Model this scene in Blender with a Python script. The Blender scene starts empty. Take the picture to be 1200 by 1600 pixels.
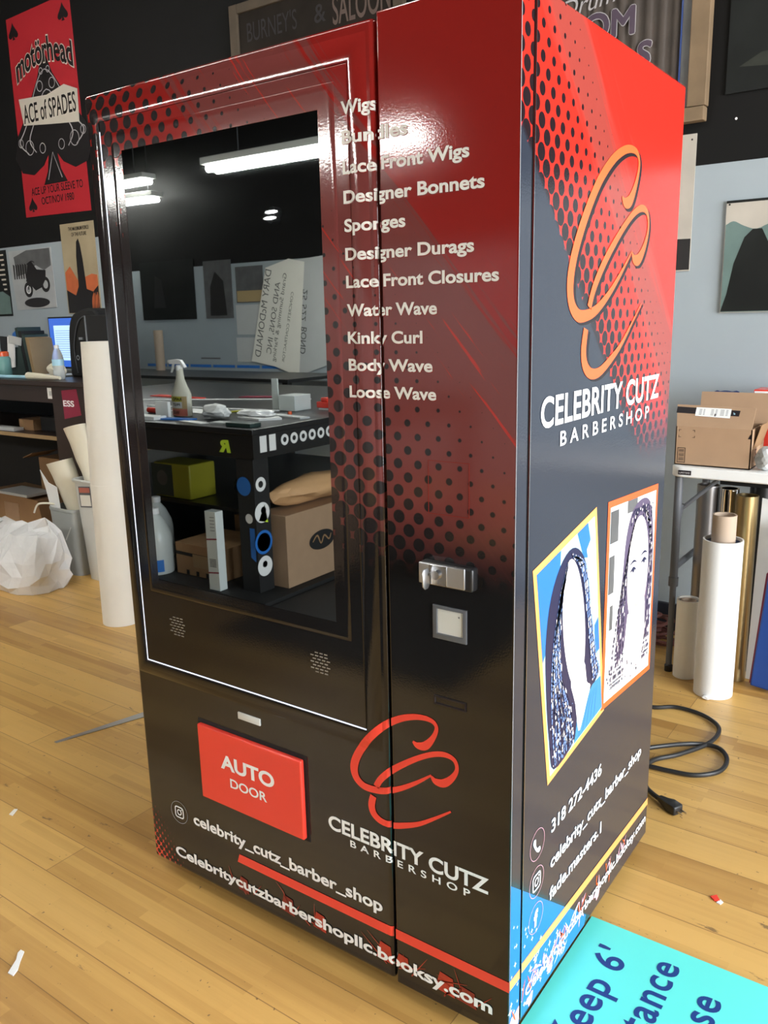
import bpy, bmesh, math, random
from mathutils import Vector, Matrix
from math import sin, cos, pi, radians, tan
random.seed(7)
SC = bpy.context.scene
COL = SC.collection

# ------------------------------------------------------------------ camera, world, lights, exposure
cam_d = bpy.data.cameras.new('camera')
cam = bpy.data.objects.new('camera', cam_d); COL.objects.link(cam)
CAM_P = Vector((0.6239, -1.2534, 1.435)); YAW, PITCH, ROLL, FPX = -0.6216, -0.2272, -0.0231, 1310.62
_F = Vector((sin(YAW)*cos(PITCH), cos(YAW)*cos(PITCH), sin(PITCH)))
_R0 = Vector((cos(YAW), -sin(YAW), 0)); _U0 = _R0.cross(_F)
_R = _R0*cos(ROLL) + _U0*sin(ROLL); _U = -_R0*sin(ROLL) + _U0*cos(ROLL)
cam.matrix_world = Matrix(((_R.x, _U.x, -_F.x, CAM_P.x), (_R.y, _U.y, -_F.y, CAM_P.y), (_R.z, _U.z, -_F.z, CAM_P.z), (0, 0, 0, 1)))
cam_d.sensor_fit = 'VERTICAL'; cam_d.sensor_height = 24.0; cam_d.lens = 24.0*FPX/1600.0
cam_d.clip_start = 0.05; cam_d.clip_end = 100
SC.camera = cam
SC.view_settings.view_transform = 'Standard'; SC.view_settings.look = 'None'
SC.view_settings.gamma = 1.0; SC.view_settings.use_curve_mapping = False
SC.view_settings.exposure = 0.95
W = bpy.data.worlds.new('world'); SC.world = W; W.use_nodes = True
W.node_tree.nodes['Background'].inputs[0].default_value = (0.80, 0.88, 1.0, 1)
W.node_tree.nodes['Background'].inputs[1].default_value = 1.0

def area_light(name, loc, target, sx, sy, watts, color=(1, 1, 1)):
    d = bpy.data.lights.new(name, 'AREA'); d.shape = 'RECTANGLE'; d.size = sx; d.size_y = sy
    d.energy = watts; d.color = color
    o = bpy.data.objects.new(name, d); COL.objects.link(o); o.location = loc
    o.rotation_euler = (Vector(target)-Vector(loc)).to_track_quat('-Z', 'Y').to_euler()
    return o
RX, RY0, RY1, RXL, RZ = 4.6, -5.2, 2.5, -9.0, 4.3          # room: right wall, rear wall, back wall, left wall, ceiling
area_light('daylight_window', (RX+0.25, -0.35, 1.75), (0, -0.35, 1.75), 4.1, 2.9, 400, (0.92, 0.96, 1.0))

# ------------------------------------------------------------------ materials
def mat(name, col, rough=0.5, metal=0.0, spec=0.5, emit=None, es=0.0, trans=0.0, ior=1.45, alpha=1.0, noise=0.0, nscale=8.0, bump=0.0, bscale=60.0, coat=0.0):
    m = bpy.data.materials.new(name); m.use_nodes = True
    nt = m.node_tree; b = nt.nodes['Principled BSDF']
    c = (*col, 1) if len(col) == 3 else col
    b.inputs['Base Color'].default_value = c
    b.inputs['Roughness'].default_value = rough; b.inputs['Metallic'].default_value = metal
    b.inputs['Specular IOR Level'].default_value = spec; b.inputs['IOR'].default_value = ior
    b.inputs['Transmission Weight'].default_value = trans; b.inputs['Alpha'].default_value = alpha
    b.inputs['Coat Weight'].default_value = coat
    if emit: b.inputs['Emission Color'].default_value = (*emit, 1); b.inputs['Emission Strength'].default_value = es
    if noise or bump:
        tc = nt.nodes.new('ShaderNodeTexCoord')
    if noise:
        n = nt.nodes.new('ShaderNodeTexNoise'); n.inputs['Scale'].default_value = nscale; n.inputs['Detail'].default_value = 5
        nt.links.new(tc.outputs['Object'], n.inputs['Vector'])
        mx = nt.nodes.new('ShaderNodeMix'); mx.data_type = 'RGBA'
        nt.links.new(n.outputs['Fac'], mx.inputs['Factor'])
        mx.inputs['A'].default_value = tuple(max(0, v*(1-noise)) for v in c[:3])+(1,)
        mx.inputs['B'].default_value = tuple(min(1, v*(1+noise)) for v in c[:3])+(1,)
        nt.links.new(mx.outputs['Result'], b.inputs['Base Color'])
    if bump:
        n2 = nt.nodes.new('ShaderNodeTexNoise'); n2.inputs['Scale'].default_value = bscale; n2.inputs['Detail'].default_value = 3
        nt.links.new(tc.outputs['Object'], n2.inputs['Vector'])
        bp = nt.nodes.new('ShaderNodeBump'); bp.inputs['Strength'].default_value = bump; bp.inputs['Distance'].default_value = 0.01
        nt.links.new(n2.outputs['Fac'], bp.inputs['Height']); nt.links.new(bp.outputs['Normal'], b.inputs['Normal'])
    return m

class X:                                     # tiny expression language over math nodes
    nt = None
    def __init__(s, k): s.k = k
    @staticmethod
    def op(o, *a, clamp=False):
        n = X.nt.nodes.new('ShaderNodeMath'); n.operation = o; n.use_clamp = clamp
        for i, v in enumerate(a):
            if isinstance(v, X): X.nt.links.new(v.k, n.inputs[i])
            else: n.inputs[i].default_value = v
        return X(n.outputs[0])
    def __add__(s, o): return X.op('ADD', s, o)
    __radd__ = __add__
    def __sub__(s, o): return X.op('SUBTRACT', s, o)
    def __rsub__(s, o): return X.op('SUBTRACT', o, s)
    def __mul__(s, o): return X.op('MULTIPLY', s, o)
    __rmul__ = __mul__
    def __truediv__(s, o): return X.op('DIVIDE', s, o)
def sstep(v, a, b):                          # smooth 0..1 between a and b (a may exceed b)
    n = X.nt.nodes.new('ShaderNodeMapRange'); n.interpolation_type = 'SMOOTHSTEP'
    for i, q in enumerate((v, a, b)):
        if isinstance(q, X): X.nt.links.new(q.k, n.inputs[i])
        else: n.inputs[i].default_value = q
    return X(n.outputs[0])
def xyz(x, y, z):
    n = X.nt.nodes.new('ShaderNodeCombineXYZ')
    for i, v in enumerate((x, y, z)):
        if isinstance(v, X): X.nt.links.new(v.k, n.inputs[i])
        else: n.inputs[i].default_value = v
    return n.outputs[0]
def noise(vec, scale, detail=3, rough=0.5):
    n = X.nt.nodes.new('ShaderNodeTexNoise'); n.inputs['Scale'].default_value = scale
    n.inputs['Detail'].default_value = detail; n.inputs['Roughness'].default_value = rough
    X.nt.links.new(vec, n.inputs['Vector']); return X(n.outputs['Fac'])
def cmix(f, a, b):
    n = X.nt.nodes.new('ShaderNodeMix'); n.data_type = 'RGBA'
    if isinstance(f, X): X.nt.links.new(f.k, n.inputs['Factor'])
    else: n.inputs['Factor'].default_value = f
    for s, v in (('A', a), ('B', b)):
        if isinstance(v, tuple): n.inputs[s].default_value = (*v, 1)
        else: X.nt.links.new(v, n.inputs[s])
    return n.outputs['Result']
def halftone(p, q, a, b, r, soft=0.0012):    # centred rectangular lattice of dots of radius r
    def dist(off):
        fx = (X.op('FRACT', p/a+off)-0.5)*a; fz = (X.op('FRACT', q/b+off)-0.5)*b
        return X.op('SQRT', fx*fx+fz*fz)
    d = X.op('MINIMUM', dist(0.0), dist(0.5))
    return sstep(d-r, soft, -soft)

RED = (0.60, 0.022, 0.013); FRED = (0.245, 0.015, 0.012); BLK = (0.0085, 0.008, 0.0082); SBLK = (0.024, 0.029, 0.042)
MC = Vector((-0.53, 0.415, 0.0))             # base centre of the machine
def wrap_mat(name, side):
    m = bpy.data.materials.new(name); m.use_nodes = True; X.nt = nt = m.node_tree
    b = nt.nodes['Principled BSDF']
    tc = nt.nodes.new('ShaderNodeTexCoord'); sp = nt.nodes.new('ShaderNodeSeparateXYZ')
    nt.links.new(tc.outputs['Object'], sp.inputs[0])
    x = X(sp.outputs[0])+MC.x; y = X(sp.outputs[1])+MC.y; z = X(sp.outputs[2])
    if not side:
        t = z+x*1.17; s = x-z*1.17
        st = noise(xyz(t*55, s*1.6, 0.0), 1.0, 4, 0.6); big = noise(xyz(t*11, s*1.3, 3.0), 1.0, 3)
        edge = t+(st-0.5)*0.36+(big-0.5)*0.22
        pure = sstep(edge, 1.37, 1.41)
        streak = sstep(st, 0.645, 0.67)*sstep(t, 0.90, 1.20)*sstep(edge, 1.40, 1.34)
        left = sstep(edge, 1.02, 0.94)*sstep(z, 1.5, 1.7)        # clean red returns in the top left corner
        clean = X.op('MAXIMUM', X.op('MAXIMUM', pure, streak), left)
        col = cmix(clean, (0.165, 0.040, 0.036), FRED)
        col = cmix(streak*0.8, col, (0.42, 0.030, 0.022))
        r = X.op('MINIMUM', X.op('MAXIMUM', 0.002+(1.15-t)*0.030, 0.0), 0.0240)
        dots = halftone(x, z, 0.0435, 0.05, r)
        col = cmix(dots, col, (0.022, 0.017, 0.017))
        fade = sstep(z+(st-0.5)*0.03, 1.13, 0.95)
        col = cmix(fade, col, BLK)
        # small red halftone corner at the bottom left
        r2 = X.op('MAXIMUM', 0.0060+0.022*(z-0.05)+(x+1.055)*0.036, 0.0)
        d2 = halftone(x, z, 0.021, 0.024, r2, 0.0008)
        cz = sstep(z+(x+1.05)*1.2, 0.30, 0.10)*sstep(x, -0.90, -0.95)
        col = cmix(cz, col, cmix(d2, (0.62, 0.06, 0.035), BLK))
    else:
        t = z+y*0.97; s = y-z*0.97
        st = noise(xyz(t*50, s*1.8, 0.0), 1.0, 4, 0.6); big = noise(xyz(t*9, s*1.3, 5.0), 1.0, 3)
        edge = t+(st-0.5)*0.12+(big-0.5)*0.20
        band = sstep(edge, 2.22, 2.14)*sstep(edge, 1.96, 2.05)
        thin = sstep(st, 0.64, 0.67)*sstep(t, 2.4, 2.2)*sstep(t, 1.95, 2.05)
        col = cmix(X.op('MAXIMUM', band*0.95, thin*0.5), RED, (0.26, 0.045, 0.034))
        r = X.op('MINIMUM', X.op('MAXIMUM', 0.0078+(1.95-t)*0.038, 0.0), 0.0235)
        dots = halftone(y, z, 0.041, 0.047, r, 0.0010)
        dots = dots*sstep(t, 2.25, 2.2)
        col = cmix(dots, col, (0.014, 0.008, 0.010))
        blk = sstep(t+(st-0.5)*0.06, 1.735, 1.715)
        col = cmix(blk, col, SBLK)
        fade = sstep(z+(st-0.5)*0.04, 1.33, 1.08)
        col = cmix(fade, col, SBLK)
    nt.links.new(col, b.inputs['Base Color'])
    b.inputs['Roughness'].default_value = 0.085 if not side else 0.17
    b.inputs['Specular IOR Level'].default_value = 0.55
    n2 = nt.nodes.new('ShaderNodeTexNoise'); n2.inputs['Scale'].default_value = 260; n2.inputs['Detail'].default_value = 2
    nt.links.new(tc.outputs['Object'], n2.inputs['Vector'])
    bp = nt.nodes.new('ShaderNodeBump'); bp.inputs['Strength'].default_value = 0.035 if not side else 0.06; bp.inputs['Distance'].default_value = 0.002
    nt.links.new(n2.outputs['Fac'], bp.inputs['Height']); nt.links.new(bp.outputs['Normal'], b.inputs['Normal'])
    return m
def floor_mat():
    m = bpy.data.materials.new('wood_floor'); m.use_nodes = True; X.nt = nt = m.node_tree
    b = nt.nodes['Principled BSDF']
    tc = nt.nodes.new('ShaderNodeTexCoord'); sp = nt.nodes.new('ShaderNodeSeparateXYZ')
    nt.links.new(tc.outputs['Object'], sp.inputs[0])
    x, y = X(sp.outputs[0]), X(sp.outputs[1])
    def bricks(w, h, seed, ms):
        br = nt.nodes.new('ShaderNodeTexBrick'); br.inputs['Scale'].default_value = 1.0
        br.inputs['Brick Width'].default_value = w; br.inputs['Row Height'].default_value = h
        br.inputs['Mortar Size'].default_value = ms; br.inputs['Mortar Smooth'].default_value = 0.1
        br.inputs['Color1'].default_value = (0, 0, 0, 1); br.inputs['Color2'].default_value = (1, 1, 1, 1); br.inputs['Mortar'].default_value = (0.5, 0.5, 0.5, 1)
        br.offset = 0.37; br.offset_frequency = 2
        nt.links.new(xyz(x+seed, y+seed*0.31, 0.0), br.inputs['Vector'])
        return X(br.outputs['Color']), X(br.outputs['Fac'])
    c1, m1 = bricks(1.85, 0.125, 5.0, 0.0012)
    c2, m2 = bricks(0.62, 0.031, 9.0, 0.0)
    g = noise(xyz(x*2.0, y*60, c1*7), 1.0, 5, 0.6); g2 = noise(xyz(x*0.7, y*9, 1.0), 1.0, 3); big = noise(xyz(x, y, 0.0), 1.3, 4)
    f = c1*0.42+c2*0.20+g*0.32+g2*0.22+(big-0.5)*0.35
    col = cmix(sstep(f, 0.15, 0.85), (0.36, 0.180, 0.042), (0.66, 0.400, 0.120))
    col = cmix(m1*0.65, col, (0.13, 0.06, 0.02))
    sc = noise(xyz(x*7, y*26, 2.0), 1.0, 6, 0.7); sc2 = noise(xyz(x, y, 6.0), 2.3, 2)
    col = cmix(sstep(sc, 0.63, 0.69)*sstep(sc2, 0.44, 0.54)*0.75, col, (0.10, 0.055, 0.03))
    sp2 = noise(xyz(x, y, 9.0), 55.0, 2)
    col = cmix(sstep(sp2, 0.71, 0.74)*0.7, col, (0.10, 0.06, 0.035))
    nt.links.new(col, b.inputs['Base Color'])
    b.inputs['Roughness'].default_value = 0.38
    nt.links.new((0.30+g*0.18).k, b.inputs['Roughness'])
    return m

M = {}
M['wrap_front'] = wrap_mat('printed_front_wrap', False); M['wrap_side'] = wrap_mat('printed_side_wrap', True)
M['floor'] = floor_mat()
M['grey_wall'] = mat('blue_grey_paint', (0.315, 0.360, 0.383), 0.7, noise=0.06, nscale=3)
M['black_wall'] = mat('black_paint', (0.005, 0.0046, 0.0043), 0.7, noise=0.2, nscale=2, spec=0.25)
M['ceil'] = mat('dark_ceiling', (0.02, 0.02, 0.02), 0.8, noise=0.2)
M['black'] = mat('black_plastic', (0.012, 0.012, 0.013), 0.35)
M['gloss_black'] = mat('gloss_black', (0.008, 0.008, 0.009), 0.06, spec=0.5)
M['matte_black'] = mat('matte_black', (0.01, 0.01, 0.01), 0.7)
M['glass_dark'] = mat('dark_screen_glass', (0.37, 0.395, 0.395), 0.012, metal=1.0)
M['white'] = mat('white_vinyl', (0.85, 0.85, 0.85), 0.35)
M['offwhite'] = mat('warm_white', (0.80, 0.77, 0.69), 0.55, noise=0.05)
M['letter'] = mat('cream_lettering', (0.74, 0.70, 0.64), 0.4)
M['red'] = mat('red_vinyl', (0.78, 0.055, 0.035), 0.22)
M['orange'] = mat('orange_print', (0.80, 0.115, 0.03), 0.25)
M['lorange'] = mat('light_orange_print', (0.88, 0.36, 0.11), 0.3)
M['darkred'] = mat('dark_red_print', (0.22, 0.02, 0.015), 0.25)
M['print_black'] = mat('black_print', (0.012, 0.008, 0.010), 0.3)
M['chrome'] = mat('brushed_metal', (0.62, 0.62, 0.63), 0.25, metal=1.0)
M['steel'] = mat('steel', (0.55, 0.56, 0.58), 0.38, metal=1.0)
M['led'] = mat('white_edge_strip', (0.9, 0.92, 0.95), 0.3, emit=(0.75, 0.82, 1.0), es=0.55)
M['lamp'] = mat('lamp_tube', (1, 1, 1), 0.5, emit=(1.0, 0.98, 0.92), es=16.0)
M['lamp_small'] = mat('spot_lens', (1, 1, 1), 0.5, emit=(1.0, 0.98, 0.95), es=9.0)
M['grey_plastic'] = mat('grey_plastic', (0.34, 0.35, 0.33), 0.45, noise=0.05)
M['lgrey_plastic'] = mat('pale_grey_plastic', (0.62, 0.62, 0.58), 0.4)
M['card'] = mat('cardboard', (0.37, 0.235, 0.14), 0.75, noise=0.10, nscale=14)
M['card_dark'] = mat('brown_cardboard', (0.30, 0.17, 0.08), 0.8, noise=0.15, nscale=10)
M['kraft'] = mat('kraft_paper', (0.62, 0.36, 0.17), 0.65, bump=0.6, bscale=14)
M['core'] = mat('paper_tube', (0.46, 0.35, 0.26), 0.7, noise=0.05)
M['brown_desk'] = mat('dark_brown_laminate', (0.030, 0.018, 0.014), 0.35, noise=0.15)
M['plywood'] = mat('plywood_edge', (0.30, 0.20, 0.10), 0.6, noise=0.2)
M['paper'] = mat('white_paper', (0.80, 0.80, 0.78), 0.6)
M['cream_paper'] = mat('cream_vinyl', (0.72, 0.67, 0.53), 0.45)
M['grey_paper'] = mat('grey_paper', (0.50, 0.51, 0.50), 0.6, noise=0.05)
M['plastic_bag'] = mat('white_plastic_film', (0.80, 0.80, 0.80), 0.25, bump=0.7, bscale=9)
M['gold'] = mat('gold_vinyl', (0.38, 0.285, 0.14), 0.30, metal=0.9)
M['silver'] = mat('grey_metallic_vinyl', (0.30, 0.29, 0.29), 0.35, metal=0.8)
M['mirror_roll'] = mat('chrome_vinyl', (0.75, 0.75, 0.76), 0.08, metal=1.0)
M['teal'] = mat('turquoise_mat', (0.13, 0.78, 0.70), 0.35, noise=0.04, nscale=2)
M['navy'] = mat('navy_print', (0.012, 0.05, 0.22), 0.4)
M['blue'] = mat('blue_print', (0.025, 0.16, 0.52), 0.3)
M['dblue'] = mat('dark_blue_print', (0.01, 0.03, 0.12), 0.35)
M['cyan'] = mat('pale_cyan_print', (0.40, 0.66, 0.80), 0.35)
M['pink'] = mat('pink_print', (0.86, 0.42, 0.50), 0.35)
M['skin'] = mat('overexposed_skin_print', (0.88, 0.80, 0.78), 0.35)  # pale tone holds the blown-out window light on the portrait faces
M['lip'] = mat('lip_print', (0.70, 0.38, 0.36), 0.35)
M['garment'] = mat('blue_garment_print', (0.04, 0.22, 0.42), 0.35)
M['braid_blue'] = mat('blue_braid_print', (0.16, 0.26, 0.52), 0.35)
M['hair'] = mat('hair_print', (0.016, 0.018, 0.055), 0.35)
M['hair2'] = mat('purple_hair_print', (0.10, 0.075, 0.13), 0.35)
M['wood_frame'] = mat('weathered_wood', (0.20, 0.135, 0.075), 0.7, noise=0.35, nscale=9)
M['dark_wood'] = mat('dark_weathered_wood', (0.075, 0.055, 0.035), 0.7, noise=0.4, nscale=9)
M['lamp_bright'] = mat('bright_lamp_tube', (1, 1, 1), 0.5, emit=(1.0, 0.98, 0.93), es=55.0)
M['sign_brown'] = mat('aged_brown_sign', (0.020, 0.0155, 0.012), 0.8, noise=0.45, nscale=6, spec=0.15)
M['sign_text'] = mat('tan_sign_lettering', (0.10, 0.065, 0.05), 0.6)
M['sign_dim'] = mat('dim_sign_lettering', (0.010, 0.007, 0.008), 0.6)
M['corr'] = mat('rusty_corrugated_print', (0.062, 0.047, 0.037), 0.5, noise=0.4, nscale=10)
M['purple'] = mat('dark_purple_lettering', (0.06, 0.035, 0.06), 0.45)
M['silver_line'] = mat('silver_outline', (0.42, 0.40, 0.40), 0.5)
M['poster_red'] = mat('red_poster_paper', (0.42, 0.022, 0.03), 0.35, noise=0.10, nscale=3)
M['poster_black'] = mat('black_poster_ink', (0.012, 0.010, 0.010), 0.4)
M['poster_cream'] = mat('cream_poster_ink', (0.55, 0.50, 0.42), 0.4)
M['tan'] = mat('tan_poster_paper', (0.36, 0.29, 0.18), 0.5, noise=0.25, nscale=5)
M['poster_orange'] = mat('orange_poster_ink', (0.50, 0.12, 0.04), 0.5, noise=0.3, nscale=12)
M['photo_grey'] = mat('grey_photo_print', (0.36, 0.37, 0.37), 0.45, noise=0.25, nscale=6)
M['photo_dark'] = mat('dark_photo_print', (0.010, 0.011, 0.010), 0.6, noise=0.8, nscale=5, spec=0.25)
M['photo_mid'] = mat('mid_photo_print', (0.10, 0.10, 0.10), 0.4, noise=0.5, nscale=9)
M['paint_sky'] = mat('painted_sky', (0.44, 0.40, 0.34), 0.5, noise=0.35, nscale=4)
M['paint_teal_dark'] = mat('dark_olive_print', (0.026, 0.028, 0.022), 0.6, noise=0.7, nscale=12, spec=0.25)
M['paint_teal'] = mat('painted_teal', (0.12, 0.18, 0.165), 0.5, noise=0.35, nscale=8)
M['screen_on'] = mat('monitor_picture', (0.1, 0.1, 0.1), 0.3, emit=(0.42, 0.62, 0.78), es=0.75)
M['screen_blue'] = mat('monitor_blue', (0.02, 0.03, 0.1), 0.3, emit=(0.03, 0.10, 0.42), es=0.8)
M['clear'] = mat('clear_plastic', (0.93, 0.96, 0.97), 0.05, trans=1.0, ior=1.2)
M['pet'] = mat('clear_bottle_plastic', (0.80, 0.85, 0.88), 0.08, trans=0.7, ior=1.12)
M['film'] = mat('clear_film', (0.85, 0.87, 0.88), 0.12, trans=0.75, ior=1.1, bump=0.8, bscale=25)
M['maroon'] = mat('maroon_sign', (0.24, 0.018, 0.045), 0.4)
M['green_dark'] = mat('dark_green_plastic', (0.025, 0.045, 0.04), 0.4)
M['yellow'] = mat('yellow_plastic', (0.45, 0.42, 0.03), 0.4)
M['lime'] = mat('lime_sticker', (0.62, 0.85, 0.05), 0.4)
M['milky'] = mat('milky_plastic', (0.62, 0.66, 0.64), 0.3)
M['bottle'] = mat('cream_spray_bottle', (0.62, 0.60, 0.50), 0.35)
M['label_tan'] = mat('tan_label', (0.40, 0.29, 0.14), 0.5)
M['label_red'] = mat('red_label', (0.45, 0.13, 0.09), 0.5)
M['cord'] = mat('black_rubber', (0.018, 0.018, 0.018), 0.35)
M['cable_red'] = mat('dull_red_cable', (0.16, 0.055, 0.045), 0.5)
M['table_white'] = mat('white_blow_moulded_plastic', (0.78, 0.78, 0.76), 0.5, bump=0.05, bscale=200)
M['leg_grey'] = mat('grey_powder_coat', (0.10, 0.105, 0.115), 0.4)
M['teal_jar'] = mat('teal_jar', (0.16, 0.34, 0.30), 0.4)
M['dark_base'] = mat('dark_baseboard', (0.02, 0.022, 0.03), 0.3)
M['printred'] = mat('red_shard_print', (0.42, 0.035, 0.02), 0.28)
M['grey_band'] = mat('silver_grey_print', (0.38, 0.38, 0.40), 0.3)

# ------------------------------------------------------------------ mesh builder
def smooth_path(pts, n=6, closed=False):     # Catmull-Rom through tuples of any length
    out = []; N = len(pts)
    rng = range(N if closed else N-1)
    for i in rng:
        g = lambda k: pts[k % N] if closed else pts[max(0, min(N-1, k))]
        p0, p1, p2, p3 = g(i-1), g(i), g(i+1), g(i+2)
        for j in range(n):
            t = j/n
            out.append(tuple(0.5*((2*b)+(-a+c)*t+(2*a-5*b+4*c-d)*t*t+(-a+3*b-3*c+d)*t**3) for a, b, c, d in zip(p0, p1, p2, p3)))
    if not closed: out.append(tuple(pts[-1]))
    return out
_tc = {}
def text_geo(s, bold=0.0, spacing=1.0, shear=0.0):
    k = (s, bold, spacing, shear)
    if k not in _tc:
        cu = bpy.data.curves.new('lettering', 'FONT'); cu.body = s; cu.size = 1.0; cu.offset = bold
        cu.space_character = spacing; cu.shear = shear; cu.resolution_u = 5; cu.fill_mode = 'FRONT'
        o = bpy.data.objects.new('lettering', cu); COL.objects.link(o)
        bpy.context.view_layer.update()
        me = bpy.data.meshes.new_from_object(o.evaluated_get(bpy.context.evaluated_depsgraph_get()))
        vs = [(v.co.x, v.co.y) for v in me.vertices]; fs = [tuple(p.vertices) for p in me.polygons]
        bpy.data.objects.remove(o); bpy.data.curves.remove(cu); bpy.data.meshes.remove(me)
        _tc[k] = (vs, fs)
    return _tc[k]
CAP = 0.727
class B:
    def __init__(s): s.v = []; s.f = []; s.m = []
    def add(s, vs, fs, m=0):
        o = len(s.v); s.v += [tuple(v) for v in vs]
        for f in fs: s.f.append(tuple(i+o for i in f)); s.m.append(m)
        return s
    def box(s, x0, x1, y0, y1, z0, z1, m=0):
        vs = [(x, y, z) for z in (z0, z1) for y in (y0, y1) for x in (x0, x1)]
        return s.add(vs, [(0, 2, 3, 1), (4, 5, 7, 6), (0, 1, 5, 4), (2, 6, 7, 3), (0, 4, 6, 2), (1, 3, 7, 5)], m)
    def obox(s, c, ux, uy, uz, m=0):         # oriented box: centre and three half vectors
        c = Vector(c); ux, uy, uz = Vector(ux), Vector(uy), Vector(uz)
        vs = [c+ux*a+uy*b+uz*d for d in (-1, 1) for b in (-1, 1) for a in (-1, 1)]
        return s.add(vs, [(0, 2, 3, 1), (4, 5, 7, 6), (0, 1, 5, 4), (2, 6, 7, 3), (0, 4, 6, 2), (1, 3, 7, 5)], m)
    def rings(s, rs, m=0, cap0=True, cap1=True, closed=True):
        o = len(s.v); n = len(rs[0])
        for r in rs: s.v += [tuple(p) for p in r]
        for i in range(len(rs)-1):
            for j in range(n if closed else n-1):
                a = o+i*n+j; b = o+i*n+(j+1) % n
                s.f.append((a, b, b+n, a+n)); s.m.append(m)
        if cap0: s.f.append(tuple(o+j for j in reversed(range(n)))); s.m.append(m)
        if cap1: s.f.append(tuple(o+(len(rs)-1)*n+j for j in range(n))); s.m.append(m)
        return s
    def lathe(s, prof, c=(0, 0, 0), n=32, m=0, cap0=True, cap1=True, sx=1, sy=1):
        return s.rings([[(c[0]+r*cos(2*pi*j/n)*sx, c[1]+r*sin(2*pi*j/n)*sy, c[2]+z) for j in range(n)] for r, z in prof], m, cap0, cap1)
    def tube(s, pts, r, n=10, m=0, caps=True):
        P = [Vector(p) for p in pts]; rs = []
        up = Vector((0, 0, 1)); T0 = (P[1]-P[0]).normalized()
        if abs(T0.dot(up)) > 0.95: up = Vector((1, 0, 0))
        N = (up-T0*up.dot(T0)).normalized()
        for i, p in enumerate(P):
            T = ((P[min(i+1, len(P)-1)])-(P[max(i-1, 0)])).normalized()
            N = (N-T*N.dot(T)).normalized(); Bn = T.cross(N)
            rr = r[i] if isinstance(r, (list, tuple)) else r
            rs.append([p+(N*cos(2*pi*j/n)+Bn*sin(2*pi*j/n))*rr for j in range(n)])
        return s.rings(rs, m, caps, caps)
    def prism(s, pts, fn, h0, h1, m=0):      # 2D outline, fn(u, v, h) -> point
        return s.rings([[fn(u, v, h0) for u, v in pts], [fn(u, v, h1) for u, v in pts]], m)
    def flat(s, pts, fn, m=0):
        return s.add([fn(u, v) for u, v in pts], [tuple(range(len(pts)))], m)
    def ribbon(s, pts, fn, m=0, n=6, sm=True):    # pts (u, v, halfwidth)
        if sm: pts = smooth_path(pts, n)
        L = []; R = []
        for i, p in enumerate(pts):
            a = pts[max(i-1, 0)]; b = pts[min(i+1, len(pts)-1)]
            dx, dy = b[0]-a[0], b[1]-a[1]; l = math.hypot(dx, dy) or 1
            nx, ny = -dy/l*p[2], dx/l*p[2]
            L.append((p[0]+nx, p[1]+ny)); R.append((p[0]-nx, p[1]-ny))
        o = len(s.v); k = len(pts)
        s.v += [fn(*q) for q in L]+[fn(*q) for q in R]
        for i in range(k-1): s.f.append((o+i, o+k+i, o+k+i+1, o+i+1)); s.m.append(m)
        return s
    def text(s, t, fn, u0, v0, cap, width=None, bold=0.02, spacing=1.0, shear=0.0, align='L', m=0):
        vs, fs = text_geo(t, bold, spacing, shear)
        if not vs: return s
        base = text_geo(t, 0.0, spacing, shear)[0] if not width else vs
        a = min(v[0] for v in base); b = max(v[0] for v in base)
        ky = cap/CAP; kx = (width/(b-a)) if width else ky
        off = {'L': 0, 'C': -(b-a)*kx/2, 'R': -(b-a)*kx}[align]
        return s.add([fn(u0+off+(x-a)*kx, v0+y*ky) for x, y in vs], fs, m)
    def fat_text(s, t, fh, u0, v0, cap, grow, h=0.0, **k):   # heavier strokes: the same letters laid out round a small circle
        for q in range(9):
            g = 0 if q == 8 else grow
            s.text(t, fh(h-.00008*q), u0+g*cos(q*pi/4), v0+g*sin(q*pi/4), cap, bold=0.0, **k)
        return s
    def ring(s, u, v, r0, r1, fn, n=40, m=0):
        o = len(s.v)
        for r in (r0, r1): s.v += [fn(u+r*cos(2*pi*j/n), v+r*sin(2*pi*j/n)) for j in range(n)]
        for j in range(n): s.f.append((o+j, o+(j+1) % n, o+n+(j+1) % n, o+n+j)); s.m.append(m)
        return s
    def disc(s, u, v, r, fn, n=28, m=0, ry=None):
        return s.flat([(u+r*cos(2*pi*j/n), v+(ry or r)*sin(2*pi*j/n)) for j in range(n)], fn, m)

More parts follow.
